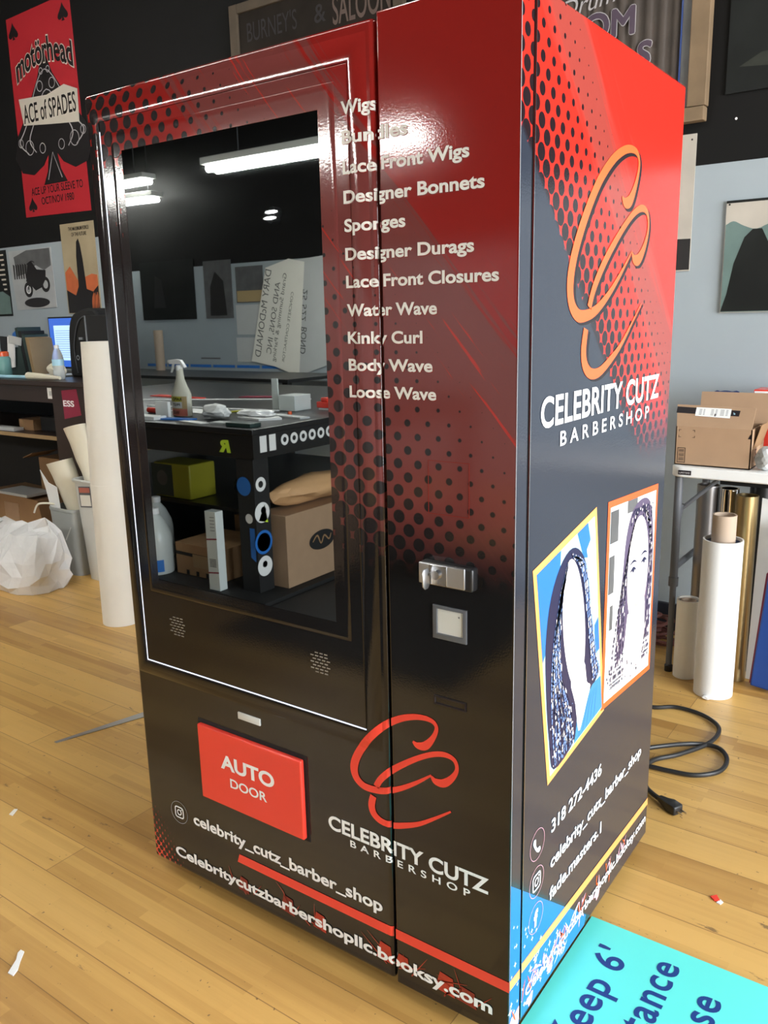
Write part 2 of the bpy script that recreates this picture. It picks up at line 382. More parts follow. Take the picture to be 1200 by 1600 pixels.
ROOT = {}
def root_matrix(o):
    return ROOT.get(o.name, Matrix.Identity(4))
def thing(name, label, cat, loc=(0, 0, 0), rz=0.0, group=None):
    o = bpy.data.objects.new(name, None); COL.objects.link(o); o.empty_display_size = 0.1
    o.location = loc; o.rotation_euler = (0, 0, rz); o['label'] = label; o['category'] = cat
    if group: o['group'] = group
    ROOT[o.name] = Matrix.Translation(loc) @ Matrix.Rotation(rz, 4, 'Z')
    return o
def obj(name, b, mats, parent=None, bevel=0.0, seg=2, smooth=None, local=False, loc=None, rz=0.0, cuts=None, gap=None, warp=None, solid=0.0, subdiv=0):
    """Link the builder's shapes as ONE mesh object. Coordinates are world unless local; loc = origin of a top-level mesh."""
    me = bpy.data.meshes.new(name)
    if parent is not None and not local:
        inv = root_matrix(parent).inverted()
    elif loc is not None and not local:
        inv = (Matrix.Translation(loc) @ Matrix.Rotation(rz, 4, 'Z')).inverted()
    else: inv = Matrix.Identity(4)
    me.from_pydata([tuple(v) for v in b.v], [], b.f); me.validate()
    mats = mats if isinstance(mats, (list, tuple)) else [mats]
    for m in mats: me.materials.append(M[m] if isinstance(m, str) else m)
    bm = bmesh.new(); bm.from_mesh(me)
    if len(bm.faces) == len(b.m):
        for f, mi in zip(bm.faces, b.m): f.material_index = mi
    if cuts:
        ax, vals = cuts
        for c in vals:
            co = [0, 0, 0]; co[ax] = c; no = [0, 0, 0]; no[ax] = 1
            bmesh.ops.bisect_plane(bm, geom=bm.verts[:]+bm.edges[:]+bm.faces[:], plane_co=co, plane_no=no)
    if gap:
        ax, g0, g1 = gap
        bmesh.ops.delete(bm, geom=[f for f in bm.faces if g0-1e-6 < f.calc_center_median()[ax] < g1+1e-6], context='FACES')
    if warp:
        for v in bm.verts: v.co = Vector(warp(v.co))
    bmesh.ops.transform(bm, matrix=inv, verts=bm.verts)
    if bevel:
        es = [e for e in bm.edges if len(e.link_faces) == 2 and e.calc_face_angle(0) > 0.5]
        bev = set(bmesh.ops.bevel(bm, geom=es, offset=bevel, segments=seg, affect='EDGES', clamp_overlap=True, profile=0.5)['faces'])
        big = {f for f in bm.faces if f not in bev and f.calc_area() > 0.0012}
    if solid:
        bmesh.ops.solidify(bm, geom=bm.faces[:], thickness=solid)
    if smooth is None: smooth = True
    if smooth:
        for f in bm.faces: f.smooth = not (bevel and f in big)
        for e in bm.edges:
            if len(e.link_faces) == 2 and e.calc_face_angle(0) > 0.6: e.smooth = False
    bm.to_mesh(me); bm.free(); me.update()
    o = bpy.data.objects.new(name, me); COL.objects.link(o)
    if parent is not None:
        o.parent = parent; ROOT[o.name] = root_matrix(parent)
    elif loc is not None:
        o.location = loc; o.rotation_euler = (0, 0, rz); ROOT[o.name] = Matrix.Translation(loc) @ Matrix.Rotation(rz, 4, 'Z')
    return o
def tag(o, label, cat, group=None, kind=None):
    o['label'] = label; o['category'] = cat
    if group: o['group'] = group
    if kind: o['kind'] = kind
    return o
def struct(name, b, mats, **k):
    o = obj(name, b, mats, **k); o['kind'] = 'structure'; return o

# ------------------------------------------------------------------ the room
struct('floor', B().box(RXL-.1, RX+.1, RY0-.1, RY1+.1, -0.08, 0), 'floor', smooth=False)
struct('ceiling', B().box(RXL-.1, RX+.1, RY0-.1, RY1+.1, RZ, RZ+.1), 'ceil', smooth=False)
ZB = 2.015                                    # black paint starts here
def wall(name, *a):
    b = B()
    for x0, x1, y0, y1, z0, z1 in a:
        if z0 < ZB < z1: b.box(x0, x1, y0, y1, z0, ZB, 0); b.box(x0, x1, y0, y1, ZB, z1, 1)
        else: b.box(x0, x1, y0, y1, z0, z1, 0 if z1 <= ZB+.01 else 1)
    return struct(name, b, ['grey_wall', 'black_wall'], smooth=False)
wall('wall_back', (RXL-.1, RX+.1, RY1, RY1+.12, 0, RZ))
wall('wall_left', (RXL-.12, RXL, RY0, RY1, 0, RZ))
WY0, WY1, WZ0, WZ1 = -2.4, 1.7, 0.3, 3.2
wall('wall_right', (RX, RX+.12, RY0, WY0, 0, RZ), (RX, RX+.12, WY1, RY1, 0, RZ), (RX, RX+.12, WY0, WY1, 0, WZ0), (RX, RX+.12, WY0, WY1, WZ1, RZ))
wall('wall_front', (RXL-.1, RX+.1, RY0-.12, RY0, 0, RZ))
b = B()
for y in (WY0, (WY0+WY1)/2-.03, WY1-.06): b.box(RX+.02, RX+.10, y, y+.06, WZ0, WZ1)
for z in (WZ0, WZ1-.06): b.box(RX+.02, RX+.10, WY0+.06, WY1-.06, z, z+.06)
struct('window_1', b, 'black', smooth=False)
struct('baseboard_back', B().box(RXL, RX, RY1-.018, RY1, 0, 0.125).box(RXL, RX, RY1-.026, RY1-.018, 0, 0.03), 'dark_base', bevel=0.003)

# ------------------------------------------------------------------ the vending machine
vm = thing('vending_machine', 'tall red and black printed vending machine with dark touch screen', 'vending machine', MC)
ZT, ZBOT = 1.93, 0.03
XL, XD1, XP0, YD = -1.059, -0.2735, -0.2675, 0.046
# body: wrapped shell
def face_slots(o, front='wrap_front', side='wrap_side'):
    """material 0 on faces looking out of the front, 1 on faces looking sideways"""
    for p in o.data.polygons: p.material_index = 1 if abs(p.normal.x) > 0.6 else 0
body = obj('cabinet_body', B().box(XL+.004, -0.003, YD+.008, 0.832, ZBOT, ZT), ['wrap_front', 'wrap_side', 'matte_black'], vm, bevel=0.004)
for p in body.data.polygons: p.material_index = 1 if p.normal.x > 0.5 or p.normal.z > 0.5 else (2 if p.normal.y < -0.3 else 0)
obj('door_seal', B().box(XL+.012, -0.011, YD-.012, YD+.012, ZBOT+.01, ZT-.008), 'matte_black', vm, smooth=False)
for fx in (XL+.07, -0.07):
    for fy in (0.09, 0.76):
        obj('foot', B().lathe([(0.018, 0), (0.022, 0.004), (0.022, 0.012), (0.010, 0.014), (0.010, 0.034)], (fx, fy, 0), 20), 'black', vm)
# screen door slab
def slab(x0, x1):
    return B().box(x0, x1, 0, YD-.002, ZBOT+.008, ZT-.006)
door = obj('screen_door', slab(XL, XD1), ['wrap_front', 'wrap_side'], vm, bevel=0.010, seg=4)
ctrl = obj('control_panel', B().box(XP0, 0, 0, YD-.002, ZBOT+.006, ZT), ['wrap_front', 'wrap_side'], vm, bevel=0.003, seg=2)
face_slots(ctrl)
# raised moulding round the screen panel: nested rectangles (x0, z0, x1, z1, y)
def rect_ring(rows, m=0, n=1):
    b = B(); rs = []
    for x0, z0, x1, z1, y in rows: rs.append([(x0, y, z0), (x1, y, z0), (x1, y, z1), (x0, y, z1)])
    return b.rings(rs, m, False, False)
A = (-1.050, 0.575, -0.290, 1.905)
def inset(d, kx=1.0): return (A[0]+d*1.04, A[1]+d*1.04, A[2]-d*1.0, A[3]-d*1.12)
PROF = [(0, 0.0), (0.003, -0.0013), (0.007, -0.0027), (0.013, -0.0045), (0.019, -0.0057), (0.0245, -0.0062), (0.030, -0.0060), (0.0345, -0.0053), (0.0375, -0.0040), (0.0378, 0.0)]
obj('screen_moulding', rect_ring([(*inset(d), y) for d, y in PROF]), 'wrap_front', door)
# pale strip lying in the groove along the left and the bottom
i0 = inset(0.0378)
b = B().box(i0[0]+.0004, i0[0]+.0024, -0.0036, 0, i0[1]+.0004, i0[3]-.02).box(i0[0]+.0024, i0[2]-.001, -0.0036, 0, i0[1]+.0004, i0[1]+.0016)
obj('edge_strip', b, 'led', door, smooth=False)
G = (i0[0]+.0038, i0[1]+.0034, i0[2]-.0008, i0[3]-.0008)
PY = -0.0045
rows = [(G[0], G[1], G[2], G[3], 0.0), (G[0], G[1], G[2], G[3], PY+.001), (G[0]+.0012, G[1]+.0012, G[2]-.0012, G[3]-.0012, PY)]
b = rect_ring(rows); x0, z0, x1, z1, y = rows[-1]
b.add([(x0, y, z0), (x1, y, z0), (x1, y, z1), (x0, y, z1)], [(0, 1, 2, 3)])
panel = obj('screen_panel', b, 'wrap_front', door)
C0 = (-0.974, 0.801, -0.357, 1.838); SCR = (-0.937, 0.838, -0.396, 1.795)
def lerp_rect(t): return tuple(a+(c-a)*t for a, c in zip(C0, SCR))
bez = obj('screen_bezel', rect_ring([(*lerp_rect(t), y) for t, y in ((0, PY+.001), (0.05, PY-.0008), (0.13, PY-.0017), (0.24, PY-.0021), (0.34, PY-.0020), (0.40, PY-.00195), (0.46, PY-.00193), (0.90, PY-.0019), (0.96, PY-.00185), (1.0, PY-.0006))]), 'wrap_front', panel)
obj('touch_screen', B().box(SCR[0]-.003, SCR[2]+.003, PY-.0015, PY+.004, SCR[1]-.003, SCR[3]+.003), 'glass_dark', panel, smooth=False)
def prof_y(x, z):                             # front surface depth where the lettering lies
    if XD1-0.010 < x <= XD1+.001: return 0.010-math.sqrt(max(0.0, 0.0001-(x-XD1+0.010)**2))
    if x > A[2]: return 0.0
    d = min((x-A[0])/1.04, (A[2]-x)/1.0, (z-A[1])/1.04, (A[3]-z)/1.12)
    if d <= 0: return 0.0
    if d >= 0.036: return PY
    for (d0, y0), (d1, y1) in zip(PROF, PROF[1:]):
        if d0 <= d <= d1: return y0+(y1-y0)*(d-d0)/(d1-d0)
    return PY
OFF = 0.0009
def warp_front(off=OFF): return lambda c: (c.x, prof_y(c.x, c.z)-off-(0.0003 if c.x < A[2] else 0), c.z)
fr = lambda u, v: (u, 0.0, v)
CUTS = (0, [A[2]-d for d, _ in PROF[1:-1]]+[A[2], XD1, XP0, -0.357, -0.36]+[XD1-0.010+0.010*k for k in (0, .3, .5, .7, .85, .95)])
def front_print(name, b, m, parent=vm, off=OFF, cuts=True):
    return obj(name, b, m, parent, cuts=CUTS if cuts else None, gap=(0, XD1-.001, XP0+.001), warp=warp_front(off), smooth=False)
# speaker grilles: rows of short slots
for (cx, cz) in ((-0.885, 0.728), (-0.443, 0.736)):
    b = B()
    for r in range(-3, 4):
        n = 4 if abs(r) < 3 else 3
        for k in range(n):
            u = cx+(k-(n-1)/2)*0.0125+(0.003 if r % 2 else -0.003); v = cz+r*0.0072
            b.box(u-.0042, u+.0042, PY-.0008, PY, v-.0011, v+.0011)
    obj('speaker_grille', b, 'steel', panel, smooth=False)
# dispensing flap and the pale sensor window above it
obj('delivery_recess', B().box(-0.842, -0.498, -0.0012, 0.001, 0.290, 0.502), 'matte_black', door, smooth=False)
flap = obj('delivery_flap', B().box(-0.834, -0.505, -0.014, -0.001, 0.298, 0.494), 'red', door, bevel=0.004, seg=3)
b = B().text('AUTO', lambda u, v: (u, -0.0148, v), -0.672, 0.402, 0.036, width=0.172, bold=0.034, align='C')
b.text('DOOR', lambda u, v: (u, -0.0148, v), -0.671, 0.358, 0.024, width=0.118, bold=0.018, align='C')
obj('flap_lettering', b, 'white', flap, smooth=False)
obj('sensor_window', B().box(-0.702, -0.632, -0.003, 0.001, 0.538, 0.555), 'lgrey_plastic', door, bevel=0.001)
# product list
LINES = [('Wigs', 1.781, 0.071), ('Bundles', 1.7335, 0.135), ('Lace Front Wigs', 1.684, 0.253), ('Designer Bonnets', 1.635, 0.281), ('Sponges', 1.587, 0.128),
         ('Designer Durags', 1.538, 0.262), ('Lace Front Closures', 1.490, 0.308), ('Water Wave', 1.440, 0.190), ('Kinky Curl', 1.391, 0.160), ('Body Wave', 1.342, 0.180), ('Loose Wave', 1.293, 0.187)]
for t, z, w in LINES:
    front_print('product_lettering', B().text(t, fr, -0.3425, z, 0.0215, width=w, bold=0.028), 'letter')
    front_print('lettering_shadow', B().text(t, fr, -0.3415, z-.0013, 0.0215, width=w, bold=0.032), 'darkred', off=OFF-.0005)
# script double C emblem: u, v in a unit box, half width
LOGO = [[(0.596, 0.746, 0.0056), (0.638, 0.723, 0.0225), (0.708, 0.742, 0.0281), (0.777, 0.827, 0.0169), (0.808, 0.912, 0.0112), (0.773, 0.958, 0.014), (0.688, 0.965, 0.0169), (0.581, 0.942, 0.0197), (0.454, 0.885, 0.0225), (0.308, 0.781, 0.0253), (0.173, 0.635, 0.0281), (0.069, 0.485, 0.0309), (0.023, 0.362, 0.0337), (0.038, 0.269, 0.0309), (0.108, 0.215, 0.0281), (0.208, 0.212, 0.0253), (0.327, 0.238, 0.0225), (0.473, 0.308, 0.0169), (0.619, 0.404, 0.0112), (0.758, 0.512, 0.0028)],
        [(0.758, 0.504, 0.0056), (0.796, 0.473, 0.0225), (0.865, 0.481, 0.0281), (0.938, 0.546, 0.0197), (0.981, 0.631, 0.0112), (0.958, 0.7, 0.014), (0.881, 0.719, 0.0169), (0.777, 0.692, 0.0169), (0.654, 0.627, 0.0169), (0.512, 0.531, 0.0197), (0.381, 0.427, 0.0225), (0.285, 0.327, 0.0225), (0.238, 0.246, 0.0225)],
        [(0.208, 0.154, 0.0253), (0.188, 0.065, 0.0281), (0.208, -0.004, 0.0281), (0.277, -0.046, 0.0253), (0.385, -0.046, 0.0225), (0.515, 0.0, 0.0197), (0.646, 0.062, 0.014), (0.785, 0.158, 0.0084), (0.927, 0.265, 0.0028)]]
def logo(b, fn, u0, v0, s, m=0, grow=0.0):
    for c in LOGO: b.ribbon([(u0+x*s, v0+y*s, w*s+grow) for x, y, w in c], fn, m, n=5)
    return b
front_print('emblem', logo(B(), fr, -0.371, 0.428, 0.26, grow=.0012), 'red', off=OFF+.0002)
front_print('logo_lettering', B().text('CELEBRITY CUTZ', fr, -0.442, 0.348, 0.034, width=0.396, bold=0.028), 'white')
front_print('logo_lettering', B().text('BARBERSHOP', fr, -0.383, 0.324, 0.0165, width=0.296, bold=0.018, spacing=1.75), 'white')
front_print('contact_lettering', B().text('celebrity_cutz_barber_shop', fr, -0.889, 0.196, 0.030, width=0.588, bold=0.028), 'white')
front_print('contact_lettering', B().text('Celebritycutzbarbershopllc.booksy.com', fr, -0.968, 0.078, 0.028, width=0.932, bold=0.032), 'white', off=OFF+.0006)
def camera_icon(b, fn, u, v, s, m=0, outer=0.0):
    if outer: b.ring(u, v, outer-.0010, outer, fn, 48, 1)
    def rr(h, r, k=6):
        pts = []
        for cx, cy, a0 in ((h-r, h-r, 0), (-h+r, h-r, 90), (-h+r, -h+r, 180), (h-r, -h+r, 270)):
            for j in range(k+1):
                a = radians(a0+90*j/k); pts.append((u+cx+r*cos(a), v+cy+r*sin(a)))
        return pts
    P, Q = rr(s, s*0.5), rr(s*0.80, s*0.34); o = len(b.v); n = len(P)
    b.v += [fn(*p) for p in P]+[fn(*p) for p in Q]
    for j in range(n): b.f.append((o+j, o+(j+1) % n, o+n+(j+1) % n, o+n+j)); b.m.append(m)
    b.ring(u, v, s*0.34, s*0.52, fn, 28, m); b.disc(u+s*0.52, v+s*0.52, s*0.12, fn, 12, m)
    return b
front_print('camera_icon', camera_icon(B(), fr, -0.942, 0.209, 0.0165, outer=0.031), ['white', 'grey_band'], cuts=False)
front_print('red_bar', B().flat([(-0.738, 0.146), (0.0, 0.146), (0.0, 0.170), (-0.730, 0.170)], fr), 'red', off=OFF)
# red shards behind the web address
b = B(); rs = random.Random(3)
for cx in (-0.74, -0.60, -0.50, -0.32, -0.27, -0.17, -0.12):
    w = rs.uniform(.03, .05); h = rs.uniform(.03, .045); z = rs.uniform(.062, .085)
    b.flat([(cx, z), (cx+w, z-.004), (cx+w*.9, z+h*.9), (cx+w*.25, z+h)], fr, 0 if rs.random() < .75 else 1)
    for k in range(3):
        a = rs.uniform(.2, 2.9); l = rs.uniform(.035, .085); u = cx+rs.uniform(-.02, .05); v = max(.048, z+rs.uniform(-.012, .02))
        b.ribbon([(u, v, .0012), (u+l*cos(a)*.5, min(.14, v+l*.5*sin(a)), .0010), (u+l*cos(a), min(.142, v+l*sin(a)), .0002)], fr, 1, 2)
front_print('shard_print', b, ['darkred', 'printred'], off=OFF+.0003, cuts=False)
# lock handle with key, coin return pocket, closed slot, service hatch seam
lk = obj('lock_handle', B().box(-0.183, -0.072, -0.020, 0.002, 0.958, 1.002), 'black', ctrl, bevel=0.005, seg=3)
b = B().box(-0.182, -0.086, -0.024, -0.019, 0.962, 1.001)
obj('lock_face', b, 'steel', lk, bevel=0.0015)
obj('lock_plate', B().box(-0.160, -0.122, -0.0255, -0.0235, 0.963, 1.0), 'chrome', lk, bevel=0.0005)
b = B(); b.rings([[(-0.143+.0085*cos(2*pi*j/20), y, 0.983+.0085*sin(2*pi*j/20)) for j in range(20)] for y in (-.025, -.031)])
obj('lock_barrel', b, 'chrome', lk)
b = B().prism([(-.003, -.020), (-.002, .006), (0.002, .012), (0.016, .012), (0.020, .004), (0.018, -.020), (0.012, -.026), (0.002, -.026)], lambda u, v, h: (-0.157+h, -0.031-u, 0.983+v), -.0012, .0012)
b.box(-0.1582, -0.1558, -0.034, -0.026, 0.9805, 0.9855)
obj('key', b, 'steel', lk, bevel=0.0004)
cr = rect_ring([(-0.166, 0.851, -0.094, 0.916, 0.001), (-0.166, 0.851, -0.094, 0.916, -0.003), (-0.164, 0.853, -0.096, 0.914, -0.004), (-0.157, 0.861, -0.101, 0.910, -0.004), (-0.156, 0.862, -0.102, 0.909, -0.0015)])
cup = obj('coin_return', cr, 'leg_grey', ctrl)
b = B().add([(-0.156, -0.0015, 0.862), (-0.102, -0.0015, 0.862), (-0.102, -0.0015, 0.909), (-0.156, -0.0015, 0.909)], [(0, 1, 2, 3)])
b.prism([(-.154, .907), (-.104, .907), (-.104, .864)], lambda u, v, h: (u, h, v), -.0016, -.0022)
obj('coin_cup', b, 'lgrey_plastic', cup, smooth=False)
obj('cup_screw', B().disc(-0.110, 0.900, 0.0018, lambda u, v: (u, -.0025, v), 12), 'leg_grey', cup)
obj('card_slot', rect_ring([(-0.166, 0.716, -0.096, 0.734, 0.0), (-0.166, 0.716, -0.096, 0.734, -0.0025), (-0.163, 0.719, -0.099, 0.731, -0.0025), (-0.162, 0.720, -0.100, 0.730, 0.0)]), 'print_black', ctrl)
b = B()
for x0, x1, z0, z1 in ((-.1745, -.1735, 1.088, 1.186), (-.0905, -.0895, 1.088, 1.186), (-.1735, -.0905, 1.088, 1.0890), (-.1735, -.0905, 1.185, 1.186)): b.box(x0, x1, -.0006, 0, z0, z1)
obj('hatch_seam', b, 'darkred', ctrl, smooth=False)

# --- side wrap: everything lies on the plane x = 0 (front edge strip) and x = -0.003 (body)
SX = -0.003
def sd(off): return lambda u, v: ((0.0 if u < YD else SX)+off, u, v)
def side_print(name, b, m, off=0.0007):
    def wp(c): return ((0.0 if c.y < 0.05 else SX)+c.x, c.y, c.z)
    return obj(name, b, m, vm, cuts=(1, [0.0432, 0.0562]), gap=(1, 0.0432, 0.0562), warp=lambda c: wp(c), smooth=False)
def sf(off=0.0008): return lambda u, v: (off, u, v)
side_print('emblem_shadow', logo(B(), sf(0.0006), 0.212, 1.337, 0.425, grow=0.001), 'print_black')
side_print('emblem', logo(B(), sf(0.0011), 0.200, 1.341, 0.425), 'orange')  # red vinyl emblem coloured orange for the strong window light on this side
side_print('logo_lettering', B().text('CELEBRITY CUTZ', sf(.0012), 0.097, 1.240, 0.055, width=0.645, bold=0.022, spacing=1.03), 'white')
side_print('logo_lettering', B().text('BARBERSHOP', sf(.0012), 0.182, 1.198, 0.028, width=0.497, bold=0.014, spacing=1.6), 'white')
for t, u, z, w in (('318 272-4436', 0.187, 0.392, 0.277), ('celebrity_cutz_barber_shop', 0.187, 0.308, 0.562), ('fade.masters.1', 0.185, 0.232, 0.292)):
    side_print('contact_lettering', B().text(t, sf(.0012), u, z, 0.030, width=w, bold=0.022), 'white')
side_print('contact_lettering', B().text('Celebritycutzbarbershopllc.booksy.com', sf(.0016), 0.075, 0.076, 0.026, width=0.74, bold=0.022), 'white')
side_print('sunlit_red_bar', B().flat([(0.0, 0.150), (0.829, 0.120), (0.829, 0.140), (0.0, 0.172)], sf(.0010)), 'lorange')  # red bar with the window overexposure put into its light orange colour
side_print('blue_corner', B().flat([(0.0, 0.385), (0.40, 0.055), (0.39, 0.034), (0.0, 0.040)], sf(.0004)), 'blue')
b = B(); rs = random.Random(11)
for i in range(60):
    u = rs.uniform(.004, .26); v = rs.uniform(.045, .30-.75*u) if u < .25 else .06
    s = .0022+.0075*max(0, 1-v/.30)*rs.random(); p = []
    for k in range(8):
        r = s*(1.5 if k % 2 == 0 else .45); p.append((u+r*cos(k*pi/4), v+r*1.3*sin(k*pi/4)))
    b.flat(p, sf(.0007), 0)
for i in range(46):
    u = rs.uniform(.02, .66); v = rs.uniform(.045, .10); a = rs.uniform(.5, 2.6); l = rs.uniform(.03, .07)
    b.ribbon([(u, v, .0004), (u+l*.4*cos(a), min(.118, v+l*.4*sin(a)), .0028), (u+l*cos(a), min(.12, v+l*sin(a)), .0003)], sf(.0008), rs.choice((0, 1, 1, 2)), 3)
for u, v, s in ((.03, .065, .03), (.10, .055, .02), (.47, .07, .022), (.20, .06, .018)):
    b.flat([(u+s*(0.6+.5*((k*7) % 3)/2)*cos(k*pi/5), v+s*.8*(0.6+.5*((k*5) % 3)/2)*sin(k*pi/5)) for k in range(10)], sf(.00065), 1)
side_print('shard_print', b, ['white', 'pink', 'orange'])
for z, kind in ((0.404, 'phone'), (0.319, 'camera'), (0.235, 'letter')):
    b = B().ring(0.120, z, 0.0325, 0.0335, sf(.0012), 48, 1)
    if kind == 'camera': camera_icon(b, sf(.0012), 0.120, z, 0.019)
    elif kind == 'letter': b.text('f', sf(.0012), 0.120, z-.018, 0.036, bold=0.05, align='C')
    else: b.ribbon([(0.108, z+.017, .004), (0.107, z+.010, .006), (0.110, z, .0035), (0.118, z-.011, .0035), (0.128, z-.015, .006), (0.134, z-.014, .004)], sf(.0012), 0, 5)
    side_print({'phone': 'phone_icon', 'camera': 'camera_icon', 'letter': 'letter_icon'}[kind], b, ['white', 'pink'])
# two framed portraits of braided hairstyles
def bil(q, off):
    (a, b_, c, d) = q
    return lambda s, t: (off, (a[0]*(1-s)+b_[0]*s)*(1-t)+(d[0]*(1-s)+c[0]*s)*t, (a[1]*(1-s)+b_[1]*s)*(1-t)+(d[1]*(1-s)+c[1]*s)*t)
def ell(cx, cy, rx, ry, n=36, tilt=0.0): return [(cx+rx*cos(2*pi*j/n)*cos(tilt)-ry*sin(2*pi*j/n)*sin(tilt), cy+rx*cos(2*pi*j/n)*sin(tilt)+ry*sin(2*pi*j/n)*cos(tilt)) for j in range(n)]
Q1 = ((.076, .985), (.376, 1.045), (.464, .552), (.162, .513)); Q2 = ((.442, 1.042), (.778, 1.025), (.784, .535), (.444, .557))
IN = [(.045, .03), (.955, .03), (.955, .97), (.045, .97)]
SQ = [(0, 0), (1, 0), (1, 1), (0, 1)]
def braids(b, f, starts, m, rs, dash=True):
    for (s0, t0, s1, t1, bow) in starts:
        pts = []
        for k in range(15):
            u = k/14; pts.append((min(.945, max(.055, s0+(s1-s0)*u+bow*sin(pi*u)+rs.uniform(-.004, .004))), t0+(t1-t0)*u, (.0045 if k % 2 else .0022)))
        b.ribbon(pts, f, m, 2)
def bead(b, f, path, w, m1, m2, n=26):
    """one plaited strand: a row of slanted links in two tones"""
    P = smooth_path(path, 12); L = len(P)-1; ph = rs.randrange(5)
    for k in range(n):
        a = P[int(L*k/n)]; c = P[min(L, int(L*(k+1)/n))]
        dx, dy = c[0]-a[0], c[1]-a[1]; l = math.hypot(dx, dy) or 1e-6
        nx, ny = -dy/l*w, dx/l*w; sg = 1 if k % 2 else -1
        q = [(a[0]-nx*.2*sg, a[1]-ny*.2*sg), (a[0]+nx*sg+dx*.3, a[1]+ny*sg+dy*.3), (c[0]+nx*.2*sg, c[1]+ny*.2*sg), (c[0]-nx*.7*sg-dx*.3, c[1]-ny*.7*sg-dy*.3)]
        q = [(min(.95, max(.05, u)), min(.965, max(.035, v))) for u, v in q]
        b.flat(q, f, m1 if (k+ph) % 5 else m2)
side_print('photo_frame', B().flat(SQ, bil(Q1, .0009)), 'lorange')
rs = random.Random(5)
b = B().flat(IN, bil(Q1, .0012), 0)
b.flat([(.045, .03), (.40, .03), (.30, .30), (.045, .42)], bil(Q1, .0014), 1)
b.flat([(.66, .03), (.84, .03), (.90, .20), (.74, .16)], bil(Q1, .0014), 1)
b.flat([(.80, .14), (.955, .08), (.955, .40), (.86, .34)], bil(Q1, .00155), 2)
b.flat([(.88, .52), (.955, .50), (.955, .66), (.86, .66)], bil(Q1, .0014), 1)
b.flat(smooth_path([(.06, .60), (.10, .36), (.22, .18), (.42, .08), (.62, .08), (.78, .20), (.83, .45), (.88, .66), (.92, .76), (.80, .80), (.66, .80), (.52, .84), (.44, .95), (.10, .96), (.06, .80)], 4, True), bil(Q1, .0017), 3)
b.flat([(.44, .965), (.50, .88), (.66, .82), (.80, .79), (.955, .80), (.955, .965)], bil(Q1, .0019), 4)
for k in range(5): b.ribbon([(.52+.07*k, .96, .004), (.60+.06*k, .88, .006), (.72+.04*k, .82, .002)], bil(Q1, .0020), 1, 3)
b.flat(smooth_path([(.44, .64), (.66, .62), (.70, .74), (.76, .78), (.68, .84), (.60, .90), (.52, .93), (.49, .78)], 3, True), bil(Q1, .0021), 5)
b.flat(ell(.535, .41, .175, .305, tilt=-.08), bil(Q1, .0023), 5)
for k in range(17):
    f_ = k/16
    bead(b, bil(Q1, .0026), [(.50-.14*f_, .10+.10*f_), (.36-.14*f_, .28+.10*f_), (.30-.16*f_+rs.uniform(-.01, .01), .55), (.40-.28*f_+rs.uniform(-.02, .02), .76), (.42-.30*f_+rs.uniform(-.02, .02), .95)], .010, 3 if k % 3 == 0 else 6, 5, 34)
for k in range(9):
    f_ = k/8
    bead(b, bil(Q1, .0026), [(.55+.10*f_, .09+.04*f_), (.70+.08*f_, .22), (.755+.07*f_, .45), (.78+.10*f_, .64), (.80+.14*f_, .77)], .009, 3 if k % 3 == 0 else 6, 5, 28)
for k in range(70): b.disc(rs.uniform(.08, .44), rs.uniform(.72, .95), rs.uniform(.004, .011), bil(Q1, .0028), 5, rs.choice((3, 3, 5, 6)))
side_print('portrait_photo', b, ['cyan', 'blue', 'paper', 'hair', 'garment', 'skin', 'braid_blue'])
side_print('photo_frame', B().flat(SQ, bil(Q2, .0010)), 'orange')
b = B().flat(IN, bil(Q2, .0013), 0)
for s0, t0, s1, t1 in ((.05, .05, .20, .20), (.05, .26, .15, .44), (.09, .50, .15, .62), (.36, .03, .56, .09)): b.flat([(s0, t0), (s1, t0), (s1, t1), (s0, t1)], bil(Q2, .0015), 1)
b.flat(smooth_path([(.31, .40), (.36, .20), (.48, .08), (.70, .045), (.86, .10), (.93, .28), (.945, .50), (.92, .72), (.83, .78), (.79, .55), (.60, .60), (.48, .62), (.44, .72), (.28, .82), (.24, .64)], 4, True), bil(Q2, .0017), 2)
b.flat([(.44, .60), (.80, .58), (.84, .90), (.60, .965), (.36, .90)], bil(Q2, .0019), 3)
b.flat(ell(.62, .40, .215, .275, tilt=.04), bil(Q2, .0021), 3)
b.flat(smooth_path([(.76, .44), (.81, .50), (.75, .62), (.66, .68), (.69, .58)], 4, True), bil(Q2, .0023), 4)
for s_, t_e in ((.52, .385), (.74, .365)):
    b.ribbon([(s_-.07, t_e+.006, .001), (s_, t_e-.008, .009), (s_+.06, t_e+.004, .001)], bil(Q2, .0025), 6, 4); b.disc(s_, t_e+.003, .019, bil(Q2, .0026), 14, 6, .010)
    b.ribbon([(s_-.08, t_e-.032, .001), (s_, t_e-.045, .006), (s_+.07, t_e-.033, .001)], bil(Q2, .0025), 6, 4)
b.ribbon([(.60, .50, .002), (.64, .513, .005), (.68, .50, .002)], bil(Q2, .0025), 4, 4)
b.flat(smooth_path([(.57, .570), (.63, .560), (.69, .567), (.63, .588)], 4, True), bil(Q2, .0025), 5)
for k in range(10):
    f_ = k/9
    bead(b, bil(Q2, .0027), [(.56-.10*f_, .10+.10*f_), (.43-.06*f_, .26+.08*f_), (.38-.10*f_+rs.uniform(-.01, .01), .50), (.36-.18*f_+rs.uniform(-.02, .02), .72), (.38-.24*f_, .93)], .010, 2 if k % 2 else 6, 3, 34)
for k in range(8):
    f_ = k/7
    bead(b, bil(Q2, .0027), [(.66+.10*f_, .07+.04*f_), (.83+.05*f_, .22), (.86+.06*f_, .45), (.84+.08*f_, .68), (.78+.14*f_, .90)], .009, 2 if k % 2 else 6, 3, 32)
